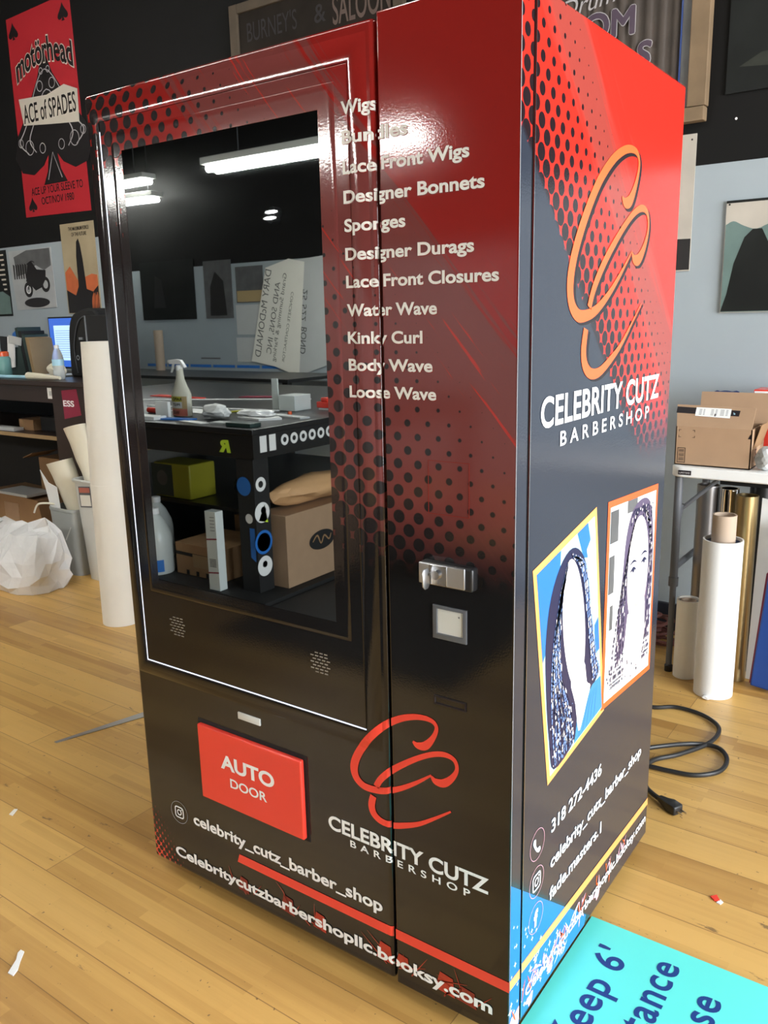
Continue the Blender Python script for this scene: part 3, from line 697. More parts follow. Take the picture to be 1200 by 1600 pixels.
for k in range(8): bead(b, bil(Q2, .0028), [(.44+.06*k, .16-.02*k*(k < 4)), (.48+.055*k, .10), (.54+.05*k, .085)], .010, 6, 3, 6)
for k in range(60): b.disc(rs.uniform(.08, .92), rs.uniform(.82, .95), rs.uniform(.003, .009), bil(Q2, .0029), 6, rs.choice((2, 3, 6)))
side_print('portrait_photo', b, ['paper', 'photo_mid', 'hair2', 'skin', 'pink', 'lip', 'hair'])
obj('corner_trim', B().box(-0.0004, 0.0004, -0.0003, 0.0006, ZBOT+.012, ZT-.006), 'grey_band', ctrl, smooth=False)
obj('seam_strip', B().box(-0.0028, 0.0, 0.0515, 0.0536, ZBOT+.012, ZT-.006), 'chrome', vm, smooth=False)

# ------------------------------------------------------------------ things on the floor round the machine
# power cord of the machine
pts = [(-0.42, 1.60, .011), (-0.32, 1.62, .010), (-0.24, 1.645, .010), (-0.17, 1.69, .010), (-0.07, 1.67, .010), (-0.02, 1.58, .010), (-0.005, 1.45, .010), (-0.06, 1.34, .011), (-0.13, 1.26, .022), (-0.20, 1.21, .024), (-0.26, 1.27, .016), (-0.22, 1.34, .010), (-0.13, 1.335, .010), (-0.04, 1.43, .010), (0.03, 1.455, .010), (0.075, 1.40, .010), (0.075, 1.31, .010), (0.03, 1.245, .010), (-0.05, 1.225, .024), (-0.10, 1.20, .020), (-0.105, 1.14, .010), (-0.06, 1.075, .010), (-0.01, 1.035, .012)]
pts = [(-0.45, 1.56, .010), (-0.34, 1.62, .010), (-0.24, 1.640, .010), (-0.17, 1.685, .010), (-0.07, 1.67, .010), (0.0, 1.60, .010), (0.0, 1.48, .010), (-0.06, 1.35, .010), (-0.12, 1.26, .011), (-0.125, 1.17, .010), (-0.085, 1.09, .010), (-0.03, 1.045, .012)]
loop = [(-0.45, 1.30, .010), (-0.30, 1.20, .010), (-0.17, 1.215, .010), (-0.06, 1.225, .010), (0.02, 1.245, .010), (0.075, 1.31, .010), (0.075, 1.40, .010), (0.03, 1.46, .010), (-0.04, 1.44, .012), (-0.12, 1.34, .025), (-0.22, 1.22, .028)]
cord = obj('power_cord', B().tube(smooth_path(pts, 8), 0.0075, 10), 'cord', loc=(-0.06, 1.35, 0))
tag(cord, 'black power cord looped on the wood floor beside the machine', 'power cord')
obj('cord_loop', B().tube(smooth_path(loop, 8), 0.0075, 10), 'cord', cord)
u = Vector((0.88, -0.47, 0)).normalized(); w = Vector((-u.y, u.x, 0)); c = Vector((0.005, 1.026, .016))
b = B().rings([[tuple(c+u*d+w*(wi*sx)+Vector((0, 0, 1))*(hi*sz)) for sx, sz in ((-1, -1), (1, -1), (1, 1), (-1, 1))] for d, wi, hi in ((-.045, .008, .007), (-.02, .012, .010), (0.0, .018, .014), (.030, .018, .014), (.034, .015, .012))])
pl = obj('plug', b, 'cord', cord, bevel=0.003)
b = B()
for k in (-.008, .008): b.obox(c+u*.043+w*k, u*.012, w*.0008, Vector((0, 0, .003)))
obj('plug_blade', b, 'chrome', cord, smooth=False)
# turquoise floor sign
mat_o = obj('floor_sign', B().prism([(-0.012, -0.62), (0.85, -0.62), (0.85, 0.465), (-0.012, 0.465)], lambda u, v, h: (u, v, h), 0.0005, 0.004), 'teal', loc=(0.42, -0.08, 0), smooth=False)
tag(mat_o, 'turquoise distancing sign with navy lettering lying flat on the floor', 'sign')
ff = lambda u, v: (-v, u, 0.0046)
b = B().text("Keep 6'", ff, 0.387, -0.108, 0.069, spacing=1.10, bold=0.016, align='R')
obj('sign_lettering', b, 'navy', mat_o, smooth=False)
obj('sign_lettering', B().text('distance', ff, 0.413, -0.2145, 0.069, spacing=1.10, bold=0.016, align='R'), 'navy', mat_o, smooth=False)
obj('sign_lettering', B().text('please', ff, 0.364, -0.316, 0.069, spacing=1.10, bold=0.016, align='R'), 'navy', mat_o, smooth=False)
# metal strip, scraps
b = B().add([(-1.918, 0.262, .0005), (-1.905, 0.262, .0005), (-1.70, 0.86, .0005), (-1.76, 0.88, .0005), (-1.918, 0.262, .003), (-1.905, 0.262, .003), (-1.70, 0.86, .003), (-1.76, 0.88, .003)], [(0, 1, 2, 3), (4, 7, 6, 5), (0, 4, 5, 1), (1, 5, 6, 2), (2, 6, 7, 3), (3, 7, 4, 0)])
tag(obj('metal_strip', b, 'steel', loc=(-1.82, .56, 0), smooth=False), 'narrow pointed metal strip lying on the floor left of the machine', 'strip')
b = B().prism([(-1.040, -.442), (-1.022, -.440), (-1.030, -.424), (-1.050, -.405), (-1.070, -.383), (-1.082, -.384), (-1.079, -.394), (-1.062, -.408)], lambda u, v, h: (u, v, h), .0005, .003)
tag(obj('paper_scrap', b, 'paper', loc=(-1.06, -.41, 0), smooth=False), 'small torn white paper scrap on the floor at front left', 'paper')
b = B().prism([(-1.632, -.082), (-1.617, -.08), (-1.636, -.052), (-1.644, -.058)], lambda u, v, h: (u, v, h), .0005, .003)
tag(obj('paper_scrap', b, 'offwhite', loc=(-1.63, -.07, 0), smooth=False), 'tiny cream scrap on the floor beyond the larger torn scrap', 'paper')
b = B().prism([(.206, .698), (.218, .688), (.230, .694), (.218, .712)], lambda u, v, h: (u, v, h), .0005, .004).prism([(.224, .684), (.234, .682), (.238, .694), (.230, .700)], lambda u, v, h: (u, v, h), .0005, .003, 1)
tag(obj('tape_scrap', b, ['red', 'paper'], loc=(.22, .697, 0), smooth=False), 'tiny red and white tape scrap on the floor beyond the turquoise sign', 'scrap')

# ------------------------------------------------------------------ folding table on the right and what stands on and under it
TX0, TX1, TY0, TY1, TZ = -0.335, 1.45, 1.985, 2.47, 0.855
ft = thing('folding_table', 'white plastic folding table on grey tube legs by the grey wall', 'table', ((TX0+TX1)/2, (TY0+TY1)/2, 0))
rc = []
for cx, cy, a0 in ((TX1-.05, TY1-.05, 0), (TX0+.05, TY1-.05, 90), (TX0+.05, TY0+.05, 180), (TX1-.05, TY0+.05, 270)):
    for j in range(7): a = radians(a0+15*j); rc.append((cx+.05*cos(a), cy+.05*sin(a)))
obj('table_top', B().prism(rc, lambda u, v, h: (u, v, h), TZ-.042, TZ), 'table_white', ft, bevel=0.006, seg=3)
bp_ = obj('name_plate', B().box(-0.30, -0.252, TY0-.0016, TY0+.001, TZ-.031, TZ-.014), 'print_black', ft, smooth=False)
obj('plate_lettering', B().text('LIFETIME', lambda u, v: (u, TY0-.0022, v), -0.276, TZ-.0265, .0072, width=.040, align='C'), 'silver_line', bp_, smooth=False)
for (lx, s) in ((-0.305, 1), (1.38, -1)):
    for ly in (2.02, 2.42):
        b = B().tube([(lx, ly, .02), (lx, ly, .40)], 0.0125, 12).tube([(lx, ly, .38), (lx, ly, TZ-.045)], 0.016, 12)
        b.tube([(lx, ly, .365), (lx, ly, .40)], 0.0195, 12)
        lg = obj('leg', b, 'leg_grey', ft)
        obj('leg_cap', B().lathe([(.016, 0), (.0165, .025), (.0125, .03)], (lx, ly, 0), 14), 'black', lg)
    obj('cross_bar', B().tube([(lx, 2.02, .44), (lx, 2.42, .44)], .013, 10), 'leg_grey', ft)
    obj('brace', B().tube([(lx+.002*s, 2.03, .67), (lx+.14*s, 2.03, TZ-.05)], .008, 8).tube([(lx, 2.03, .645), (lx+.012*s, 2.03, .70)], .013, 8), 'leg_grey', ft)
obj('under_rail', B().box(-0.16, 1.3, 2.05, 2.09, TZ-.068, TZ-.043), 'black', ft, smooth=False)
# carton with flaps open
BX0, BX1, BY0, BY1, BZ1 = -0.328, -0.052, 2.02, 2.235, 1.005
cb = thing('cardboard_box', 'open brown shipping carton with black tape and white label on the white table', 'box', ((BX0+BX1)/2, (BY0+BY1)/2, TZ))
t_ = .004
b = B().box(BX0, BX1, BY0, BY0+t_, TZ+.001, BZ1).box(BX0, BX1, BY1-t_, BY1, TZ+.001, BZ1).box(BX0, BX0+t_, BY0, BY1, TZ+.001, BZ1).box(BX1-t_, BX1, BY0, BY1, TZ+.001, BZ1).box(BX0, BX1, BY0, BY1, TZ+.001, TZ+.005)
obj('carton', b, 'card', cb, smooth=False)
obj('flap', B().add([(BX0+.002, BY0, BZ1), (BX1-.002, BY0, BZ1), (BX1-.002, BY0+.045, BZ1+.075), (BX0-.012, BY0+.045, BZ1+.078), (BX0+.002, BY0+.004, BZ1), (BX1-.002, BY0+.004, BZ1), (BX1-.002, BY0+.049, BZ1+.075), (BX0-.012, BY0+.049, BZ1+.078)], [(0, 1, 2, 3), (4, 7, 6, 5), (0, 4, 5, 1), (1, 5, 6, 2), (2, 6, 7, 3), (3, 7, 4, 0)]), 'card', cb, smooth=False)
obj('flap', B().obox(((BX0+BX1)/2+.03, BY1+.015, BZ1+.055), (.143, 0, 0), (0, .002, 0), (0, .012, .058)), 'card', cb, smooth=False)
obj('flap', B().obox((BX1+.012, (BY0+BY1)/2, BZ1-.03), (.001, 0, 0), (0, .075, 0), (.012, 0, .045)), 'card_dark', cb, smooth=False)
fl = lambda u, v: (u, BY0+.045*(v/.0765)-.0012, BZ1+v)
obj('packing_tape', B().flat([(BX0-.010, .048), (BX0+.22, .044), (BX0+.222, .064), (BX0-.010, .071)], fl), 'print_black', cb, smooth=False)
fl2 = lambda u, v: (u, BY0+.045*(v/.0765)-.0022, BZ1+v)
b = B().flat([(BX0+.062, .040), (BX0+.190, .036), (BX0+.190, .069), (BX0+.062, .071)], fl2)
fl3 = lambda u, v: (u, BY0+.045*(v/.0765)-.0028, BZ1+v)
for k, (u, w_) in enumerate(((.075, .010), (.090, .006), (.118, .010), (.134, .007), (.152, .014), (.172, .008))):
    for q in range(5): b.flat([(BX0+u, .045+q*.0045), (BX0+u+w_, .045+q*.0045), (BX0+u+w_, .0466+q*.0045), (BX0+u, .0466+q*.0045)], fl3, 1)
b.flat([(BX0+.132, .041), (BX0+.138, .041), (BX0+.138, .050), (BX0+.132, .050)], fl3, 1)
obj('shipping_label', b, ['paper', 'photo_mid'], cb, smooth=False)
obj('tape_lettering', B().text('pr', lambda u, v: (BX0+.206-v, BY0+.028, BZ1+.046+u), 0, 0, .010), 'cyan', cb, smooth=False)
bf = lambda u, v: (u, BY0-.0006, v)
b = B()
bx, bz, bw, bh = BX0+.010, TZ+.010, .030, .058
for x0, x1, z0, z1 in ((0, .002, 0, bh), (bw-.002, bw, 0, bh), (0, bw, 0, .002), (0, bw, bh-.002, bh)): b.flat([(bx+x0, bz+z0), (bx+x1, bz+z0), (bx+x1, bz+z1), (bx+x0, bz+z1)], bf)
for k in range(9): h = .0012+.0016*((k*5) % 3)/2; b.flat([(bx+.005, bz+.005+k*.0055), (bx+bw-.005, bz+.005+k*.0055), (bx+bw-.005, bz+.005+k*.0055+h), (bx+.005, bz+.005+k*.0055+h)], bf)
b.flat([(BX1-.014, BZ1-.035), (BX1-.001, BZ1-.035), (BX1-.005, BZ1-.016)], bf)
for (px, pz, sx, sz) in ((.012, .138, 1, -1), (.072, .138, -1, -1), (.012, .108, 1, 1), (.072, .108, -1, 1)):
    x, z = BX0+px, TZ+pz
    b.flat([(x, z), (x+.009*sx, z), (x+.009*sx, z+.0015*sz), (x, z+.0015*sz)], bf); b.flat([(x, z), (x+.0015*sx, z), (x+.0015*sx, z+.008*sz), (x, z+.008*sz)], bf)
obj('box_print', b, 'print_black', cb, smooth=False)
bs = lambda u, v: (BX1+.0006, u, v)
obj('box_print', B().text('prime', lambda u, v: (BX1+.0006, BY0+.09-v, TZ+.025+u), 0, 0, .022, width=.10, bold=.03), 'print_black', cb, smooth=False)
b = B().box(-0.115, 0.02, 2.30, 2.42, TZ+.001, 1.128, 0).box(-0.113, 0.018, 2.299, 2.30, 1.085, 1.122, 1)
rb = obj('printed_carton', b, ['red', 'paper'], loc=(-.05, 2.36, TZ), smooth=False)
tag(rb, 'red and white printed carton behind the open shipping carton', 'box')
obj('box_lettering', B().text('EXP AAT REPAIR', lambda u, v: (u, 2.2982, v), -.108, 1.094, .018, width=.12, bold=.03), 'photo_mid', rb, smooth=False)
def crumple(c, r, seed, squash=(1, 1, 1), n=3, amt=.28):
    bm = bmesh.new(); bmesh.ops.create_icosphere(bm, subdivisions=n, radius=1.0); rs = random.Random(seed)
    b = B()
    dirs = [Vector((rs.gauss(0, 1), rs.gauss(0, 1), rs.gauss(0, 1))).normalized() for _ in range(26)]
    vs = []
    for v in bm.verts:
        d = v.co.normalized(); k = 1.0
        for q in dirs: k -= amt*max(0, d.dot(q)-.86)*3.2
        k += rs.uniform(-.05, .05)
        vs.append((c[0]+d.x*r*k*squash[0], c[1]+d.y*r*k*squash[1], c[2]+d.z*r*k*squash[2]))
    b.add(vs, [tuple(x.index for x in f.verts) for f in bm.faces]); bm.free(); return b
tag(obj('foil_ball', crumple((0.005, 2.045, TZ+.046), .05, 4), 'grey_paper', loc=(.005, 2.045, TZ), smooth=False), 'crumpled white paper ball on the white table right of the open carton', 'paper')
tag(obj('plastic_wrap', crumple((0.06, 2.20, TZ+.075), .08, 9, (1, .8, 1)), 'film', loc=(.06, 2.2, TZ), smooth=False), 'crumpled clear plastic wrap behind the paper ball on the table', 'plastic wrap')
tag(obj('blue_strap', B().tube(smooth_path([(-.26, 2.30, TZ+.006), (-.265, 2.30, 1.09), (-.24, 2.30, 1.112), (-.20, 2.30, 1.112), (-.165, 2.30, 1.09), (-.16, 2.30, TZ+.006)], 6), .006, 8), 'dblue', loc=(-.21, 2.3, TZ)), 'dark blue strap arching up behind the open shipping carton', 'strap')
# rolls standing under the table
def roll(name, label, c, r, h, m, core=None, top='black', wall=.006, extra=None, group=None, z0=.001):
    t = thing(name, label, 'roll', (c[0], c[1], 0), group=group)
    pr = [(r, z0), (r, h), (r-wall, h), (r-wall, h-.03)]
    obj('sheet', B().lathe(pr, (c[0], c[1], 0), 40), m, t)
    if core:
        cr_, ch = core
        obj('end_ring', B().lathe([(r-wall, h-.012), (cr_, h-.012)], (c[0], c[1], 0), 40, cap0=False, cap1=False), top, t)
        obj('core_tube', B().lathe([(cr_, h-.05), (cr_, ch), (cr_-.006, ch), (cr_-.006, ch-.05)], (c[0], c[1], 0), 32), 'core', t)
    return t
roll('vinyl_roll', 'large white vinyl roll with brown core standing before the folding table', (-0.1, 1.905), .071, .612, 'paper', core=(.042, .705), top='dblue')
roll('vinyl_roll', 'short cream roll beside the large white roll with brown core', (-0.236, 2.005), .045, .325, 'offwhite', core=(.03, .322), top='dblue')
roll('vinyl_roll', 'gold metallic vinyl roll standing under the folding table', (-0.065, 2.085), .041, .748, 'gold')
roll('vinyl_roll', 'dark grey metallic vinyl roll under the table behind the short cream roll', (-0.225, 2.15), .043, .762, 'silver')
roll('vinyl_roll', 'mirror chrome vinyl roll under the table between the grey and gold rolls', (-0.143, 2.14), .036, .757, 'mirror_roll')
roll('vinyl_roll', 'black vinyl roll at the back under the table behind the gold roll', (-0.04, 2.22), .045, .775, 'black')
t = thing('film_roll', 'clear film wrapped brown tube leaning between cream and grey rolls', 'roll', (-.178, 2.07, 0))
obj('core_tube', B().lathe([(.022, .002), (.022, .46), (.017, .46), (.017, .42)], (-.178, 2.07, 0), 20), 'core', t)
obj('film', B().lathe([(.026, .06), (.031, .15), (.027, .25), (.033, .36), (.028, .44)], (-.178, 2.07, 0), 14, cap0=False, cap1=False), 'film', t)
b = B().prism([(-.035, .002), (.012, .002), (.030, .735), (-.022, .742)], lambda u, v, h: (u+.01, 2.10+h-.02*v, v), 0, .004)
tag(obj('foam_board', b, 'paper', loc=(0, 2.1, 0), smooth=False), 'white board standing on edge right of the gold roll', 'board')
b = B().prism([(.012, .02), (.20, .001), (.25, .70), (.055, .66), (.04, .40)], lambda u, v, h: (u, 2.0+h, v), 0, .02)
tag(obj('banner_roll', b, 'navy', loc=(.1, 2.0, 0), bevel=.006), 'dark blue folded banner at the right edge under the table', 'banner')
b = B().prism([(.0, .01), (.06, .01), (.07, .50), (.03, .46)], lambda u, v, h: (u, 2.05+h, v), 0, .012)
tag(obj('red_board', b, 'maroon', loc=(.03, 2.05, 0), smooth=False), 'dark red board edge between white board and blue banner', 'board')
tag(obj('paper_scrap', crumple((-.105, 1.826, .009), .014, 2, (1.4, .7, .6), 2), 'paper', loc=(-.105, 1.826, 0), smooth=False), 'small white paper scrap at the foot of the large white roll', 'paper')
b = B(); rs = random.Random(8)
for k in range(9):
    c0 = (-.50+rs.uniform(-.05, .09), 2.32+rs.uniform(-.05, .05)); rr = rs.uniform(.06, .11); z = .010+k*.013
    b.tube(smooth_path([(c0[0]+rr*1.3*cos(a), c0[1]+rr*.7*sin(a), z+.006*sin(3*a+k)) for a in [2*pi*j/10 for j in range(11)]], 3), .0075, 7)
tag(obj('cable_coil', b, 'cable_red', loc=(-.48, 2.32, 0)), 'coil of dull red extension cable on the floor by the baseboard', 'cable')

# ------------------------------------------------------------------ pictures and signs on the back wall
YW = RY1
bw = lambda h: (lambda u, v: (u, YW-h, v))
def board(x0, x1, z0, z1, th=.004, y=None):
    y = YW if y is None else y
    return B().box(x0, x1, y-th, y-.0005, z0, z1)
# red playing-card style poster
P = thing('wall_poster', 'large red poster with a black spade on the black upper wall', 'poster', (-4.82, YW, 2.2))
b = B().prism([(-5.20, 2.205), (-4.44, 2.19), (-4.46, 3.52), (-5.18, 3.50)], lambda u, v, h: (u, YW-h, v), .0005, .004)
obj('sheet', b, 'poster_red', P, smooth=False)
def spade(b, fn, cx, z0, s, m=0):
    h = [(0, 1.0), (.10, .80), (.28, .58), (.46, .40), (.52, .24), (.44, .12), (.28, .09), (.13, .15), (.06, .22), (.09, .10), (.16, .0)]
    pts = [(cx+x*s, z0+z*s) for x, z in h]+[(cx-x*s, z0+z*s) for x, z in reversed(h[1:])]
    return b.flat(pts, fn, m)
b = B(); spade(b, bw(.0048), -4.80, 2.40, .86); spade(b, bw(.0048), -5.10, 2.235, .10); spade(b, bw(.0048), -5.11, 3.36, .11); spade(b, bw(.0048), -4.54, 3.37, .11)
obj('spade_print', b, 'poster_black', P, smooth=False)
b = B()
for s, k in ((.92, 1), (.62, 1)):
    b.ribbon([(-4.80-.30*s, 2.62, .003), (-4.80-.40*s, 2.70, .005), (-4.80-.30*s, 2.80, .004), (-4.80, 2.74+.42*s, .003), (-4.80+.30*s, 2.80, .004), (-4.80+.40*s, 2.70, .005), (-4.80+.30*s, 2.62, .003)], bw(.0055), 0, 6)
for s in (-1, 1):
    for (cx, cz, r) in ((.07, 3.03, .035), (.04, 3.12, .022), (.26, 2.66, .05), (.11, 2.64, .035), (.36, 2.70, .03)): b.ring(-4.80+s*cx, cz, r-.005, r, bw(.0055), 20)
b.ribbon([(-4.88, 2.43, .004), (-4.80, 2.60, .004), (-4.72, 2.43, .004)], bw(.0055), 0, 3, False)
obj('spade_tracery', b, 'silver_line', P, smooth=False)
obj('banner_print', B().flat([(-5.10, 2.81), (-4.80, 2.78), (-4.47, 2.75), (-4.46, 2.95), (-4.60, 3.0), (-4.80, 2.965), (-5.13, 2.985)], bw(.0062)), 'poster_cream', P, smooth=False)
def arc(y, k, cx): return lambda u, v: (u, YW-y, v-k*(u-cx)**2)
obj('poster_lettering', B().text('ACE of SPADES', bw(.0070), -4.79, 2.82, .125, width=.60, bold=.01, align='C'), 'poster_black', P, smooth=False)
obj('poster_lettering', B().text('mot\u00f6rhead', arc(.0050, .8, -4.80), -4.80, 3.17, .16, width=.66, bold=.045, align='C'), 'poster_cream', P, smooth=False)
obj('poster_lettering', B().text('mot\u00f6rhead', arc(.0058, .8, -4.80), -4.80, 3.172, .155, width=.645, bold=.02, align='C'), 'poster_black', P, smooth=False)
b = B().text('ACE UP YOUR SLEEVE TO', bw(.0050), -4.80, 2.345, .052, width=.60, bold=.01, align='C').text('OCT/NOV 1980', bw(.0050), -4.80, 2.275, .05, width=.38, bold=.01, align='C')
obj('poster_lettering', b, 'poster_black', P, smooth=False)
# tan film style poster (generic dark rock spire instead of a figure)
P = thing('wall_poster', 'tan and orange poster with dark lower part beside the red poster', 'poster', (-4.62, YW, 1.5))
obj('sheet', board(-4.81, -4.43, 1.515, 2.125), 'tan', P, smooth=False)
b = B().flat([(-4.80, 1.80), (-4.74, 1.84), (-4.66, 1.74), (-4.58, 1.76), (-4.50, 1.78), (-4.44, 1.77), (-4.44, 1.62), (-4.80, 1.64)], bw(.0046))
obj('orange_print', b, 'poster_orange', P, smooth=False)
b = B().flat([(-4.80, 1.68), (-4.70, 1.64), (-4.66, 1.70), (-4.655, 1.90), (-4.64, 2.0), (-4.615, 2.02), (-4.60, 1.98), (-4.585, 1.88), (-4.57, 1.68), (-4.50, 1.66), (-4.44, 1.70), (-4.44, 1.52), (-4.80, 1.52)], bw(.0052))
obj('dark_print', b, 'poster_black', P, smooth=False)
b = B().text('THE MAXIMUM FORCE', bw(.0054), -4.60, 2.075, .026, width=.23, bold=.01, align='C').text('OF THE FUTURE', bw(.0054), -4.60, 2.037, .026, width=.17, bold=.01, align='C')
obj('poster_lettering', b, 'poster_black', P, smooth=False)
b = B()
for k in range(7): b.ribbon([(-4.52+k*.011, 1.535, .002), (-4.515+k*.012, 1.60+.02*(k % 3), .006), (-4.505+k*.010, 1.64+.015*(k % 2), .001)], bw(.0060), 0, 3)
obj('flame_print', b, 'poster_orange', P, smooth=False)
# motorcycle photograph
P = thing('wall_poster', 'black and white motorcycle photograph pinned to the grey wall', 'poster', (-5.2, YW, 1.55))
obj('sheet', B().prism([(-5.45, 1.555), (-4.945, 1.565), (-4.945, 1.985), (-5.485, 1.985)], lambda u, v, h: (u, YW-h, v), .0005, .005), 'photo_grey', P, smooth=False)
b = B().flat([(-5.42, 1.94), (-5.25, 1.98), (-4.96, 1.98), (-4.96, 1.86), (-5.05, 1.83), (-5.15, 1.87), (-5.26, 1.82), (-5.40, 1.80)], bw(.0056), 0)
for k in range(6): b.flat([(-5.44+k*.03, 1.78), (-5.425+k*.03, 1.78), (-5.42+k*.03, 1.88), (-5.44+k*.03, 1.89)], bw(.0060), 1)
b.ring(-5.27, 1.70, .030, .055, bw(.0064), 28, 1); b.ring(-5.05, 1.73, .030, .055, bw(.0064), 28, 1)
b.ring(-5.27, 1.70, .024, .030, bw(.0066), 28, 2)
b.flat([(-5.29, 1.76), (-5.25, 1.88), (-5.20, 1.90), (-5.14, 1.84), (-5.03, 1.83), (-5.04, 1.77), (-5.10, 1.71), (-5.18, 1.69), (-5.23, 1.73)], bw(.0068), 1)
b.ribbon([(-5.27, 1.70, .006), (-5.23, 1.80, .006), (-5.21, 1.88, .005)], bw(.0070), 1, 3); b.ribbon([(-5.26, 1.88, .004), (-5.20, 1.90, .004), (-5.16, 1.89, .003)], bw(.0070), 1, 3)
b.flat(ell(-5.18, 1.605, .16, .035), bw(.0060), 1)
obj('photo_print', b, ['photo_mid', 'poster_black', 'paper'], P, smooth=False)
P = thing('wall_poster', 'dark poster with pale text lines at the left edge of the wall', 'poster', (-5.7, YW, 1.52))
obj('sheet', board(-5.98, -5.52, 1.515, 2.0), 'photo_dark', P, smooth=False)
b = B()
for k, w_ in enumerate((.05, .07, .04, .09, .10, .06, .05, .04)): b.flat([(-5.555-w_, 1.96-k*.036), (-5.555, 1.96-k*.036), (-5.555, 1.972-k*.036), (-5.555-w_, 1.972-k*.036)], bw(.0050), 0)
b.flat([(-5.90, 1.53), (-5.53, 1.53), (-5.53, 1.66), (-5.62, 1.70), (-5.90, 1.68)], bw(.0048), 1)
obj('text_print', b, ['poster_cream', 'paint_teal'], P, smooth=False)
# saloon sign
P = thing('saloon_sign', 'long dark wooden framed saloon sign high on the black wall', 'sign', (-2.45, YW, 2.8))
SX0, SX1, SZ0, SZ1 = -3.02, -1.86, 2.74, 3.13
obj('sign_face', board(SX0+.05, SX1-.05, SZ0+.05, SZ1-.04, .02), 'sign_brown', P, smooth=False)
b = B()
for x in (SX0, SX1-.06): b.box(x, x+.06, YW-.035, YW-.001, SZ0, SZ1)
for z in (SZ0, SZ1-.05): b.box(SX0+.06, SX1-.06, YW-.034, YW-.001, z, z+.05)
obj('frame', b, 'dark_wood', P, bevel=.004)
obj('sign_lettering', B().text("BURNEY'S", bw(.0212), -2.90, 2.93, .10, width=.36, bold=.0), 'sign_dim', P, smooth=False)
obj('sign_lettering', B().text('&', bw(.0212), -2.42, 2.93, .09, bold=.01), 'sign_dim', P, smooth=False)
obj('sign_lettering', B().text('SALOON', bw(.0212), -2.30, 2.90, .14, width=.36, bold=.01), 'sign_text', P, smooth=False)
# corrugated sign in a timber frame
P = thing('custom_sign', 'corrugated brown sign in rough timber frame partly behind the machine', 'sign', (-1.0, YW, 2.2))
CX0, CX1, CZ0, CZ1 = -1.42, -0.41, 2.18, 3.15
rows_ = []
n = 90
for k in range(n+1):
    x = CX0+.05+(CX1-.10-CX0-.05)*k/n; rows_.append((x, YW-.018-.006*sin(k*2*pi/6)))
b = B(); o = len(b.v)
b.add([(x, y, CZ0+.04) for x, y in rows_]+[(x, y, CZ1) for x, y in rows_], [(k, k+1, n+2+k, n+1+k) for k in range(n)])
obj('corrugated_face', b, 'corr', P)
b = B().box(CX1-.075, CX1, YW-.05, YW-.001, CZ0+.055, CZ1).box(CX0, CX0+.055, YW-.05, YW-.001, CZ0+.055, CZ1).box(CX0, CX1-.004, YW-.052, YW-.001, CZ0, CZ0+.053)
obj('frame', b, 'wood_frame', P, bevel=.004)
obj('edge_strip', B().box(CX1-.112, CX1-.076, YW-.03, YW-.001, CZ0+.055, CZ1).box(CX1-.118, CX1-.1125, YW-.032, YW-.001, CZ0+.055, CZ1, 1), ['photo_mid', 'navy'], P, smooth=False)
for gr, mm, y in ((.0075, 'silver_line', .0270), (.0042, 'purple', .0285)):
    obj('sign_lettering', B().fat_text('CUSTOM', bw, -0.722, 2.560, .106, gr, y, align='R'), mm, P, smooth=False)
    obj('sign_lettering', B().fat_text('S', bw, -0.648, 2.424, .098, gr, y, align='R', shear=.12), mm, P, smooth=False)
obj('sign_lettering', B().text('Banna Drum', lambda u, v: (u, YW-.027, 2.695+v+.12*(u+.84)), -0.80, -.005, .075, bold=-.004, shear=.25, align='R'), 'silver_line', P, smooth=False)
# pictures at the right
P = thing('wall_poster', 'dark glossy picture at the top right of the black wall', 'poster', (-.1, YW, 2.27))
obj('sheet', board(-0.345, 0.35, 2.268, 2.95, .012), 'photo_dark', P, smooth=False)
b = B().flat([(-.20, 2.52), (-.02, 2.53), (-.02, 2.59), (-.17, 2.60)], bw(.0126)).flat([(-.30, 2.36), (-.22, 2.40), (-.05, 2.41), (.1, 2.36), (-.1, 2.34)], bw(.0126))
obj('photo_print', b, 'paint_teal_dark', P, smooth=False)
P = thing('wall_poster', 'narrow visible strip of a grey sky poster right behind the machine', 'poster', (-.75, YW, 1.6))
obj('sheet', board(-1.05, -0.448, 1.60, 2.14, .006), 'paint_sky', P, smooth=False)
b = B().flat([(-1.04, 1.605), (-.45, 1.605), (-.45, 1.73), (-1.04, 1.74)], bw(.0066), 0).disc(-.466, 2.118, .004, bw(.0068), 12, 0)
obj('photo_print', b, 'poster_black', P, smooth=False)
P = thing('wall_poster', 'painted print of a dark hill under a pale sky above the folding table', 'poster', (-.05, YW, 1.43))
obj('sheet', board(-0.312, 0.20, 1.425, 1.865, .012), 'paint_sky', P, smooth=False)
b = B().flat([(-.312, 1.855), (.2, 1.855), (.2, 1.865), (-.312, 1.865)], bw(.0126), 0)
b.flat(smooth_path([(-.31, 1.772), (-.28, 1.785), (-.24, 1.765), (-.19, 1.75), (-.12, 1.77), (.02, 1.74), (.198, 1.76)], 4)+[(.198, 1.427), (-.31, 1.427)], bw(.0128), 1)
b.flat([(-.31, 1.43), (-.29, 1.50), (-.27, 1.62), (-.235, 1.72), (-.205, 1.75), (-.17, 1.75), (-.145, 1.70), (-.10, 1.66), (-.02, 1.62), (.10, 1.60), (.20, 1.55), (.20, 1.43)], bw(.0134), 0)
b.disc(-.30, 1.85, .004, bw(.0138), 10, 0)
obj('painted_shapes', b, ['photo_dark', 'paint_teal'], P, smooth=False)
for (x, z) in ((-.30, 2.175), (-.16, 2.20)):
    tag(obj('wall_pin', B().disc(x, z, .005, bw(.001), 10), 'paper', loc=(x, YW, z)), 'small white speck of a pin on the black wall', 'pin', 'pins on the black wall')

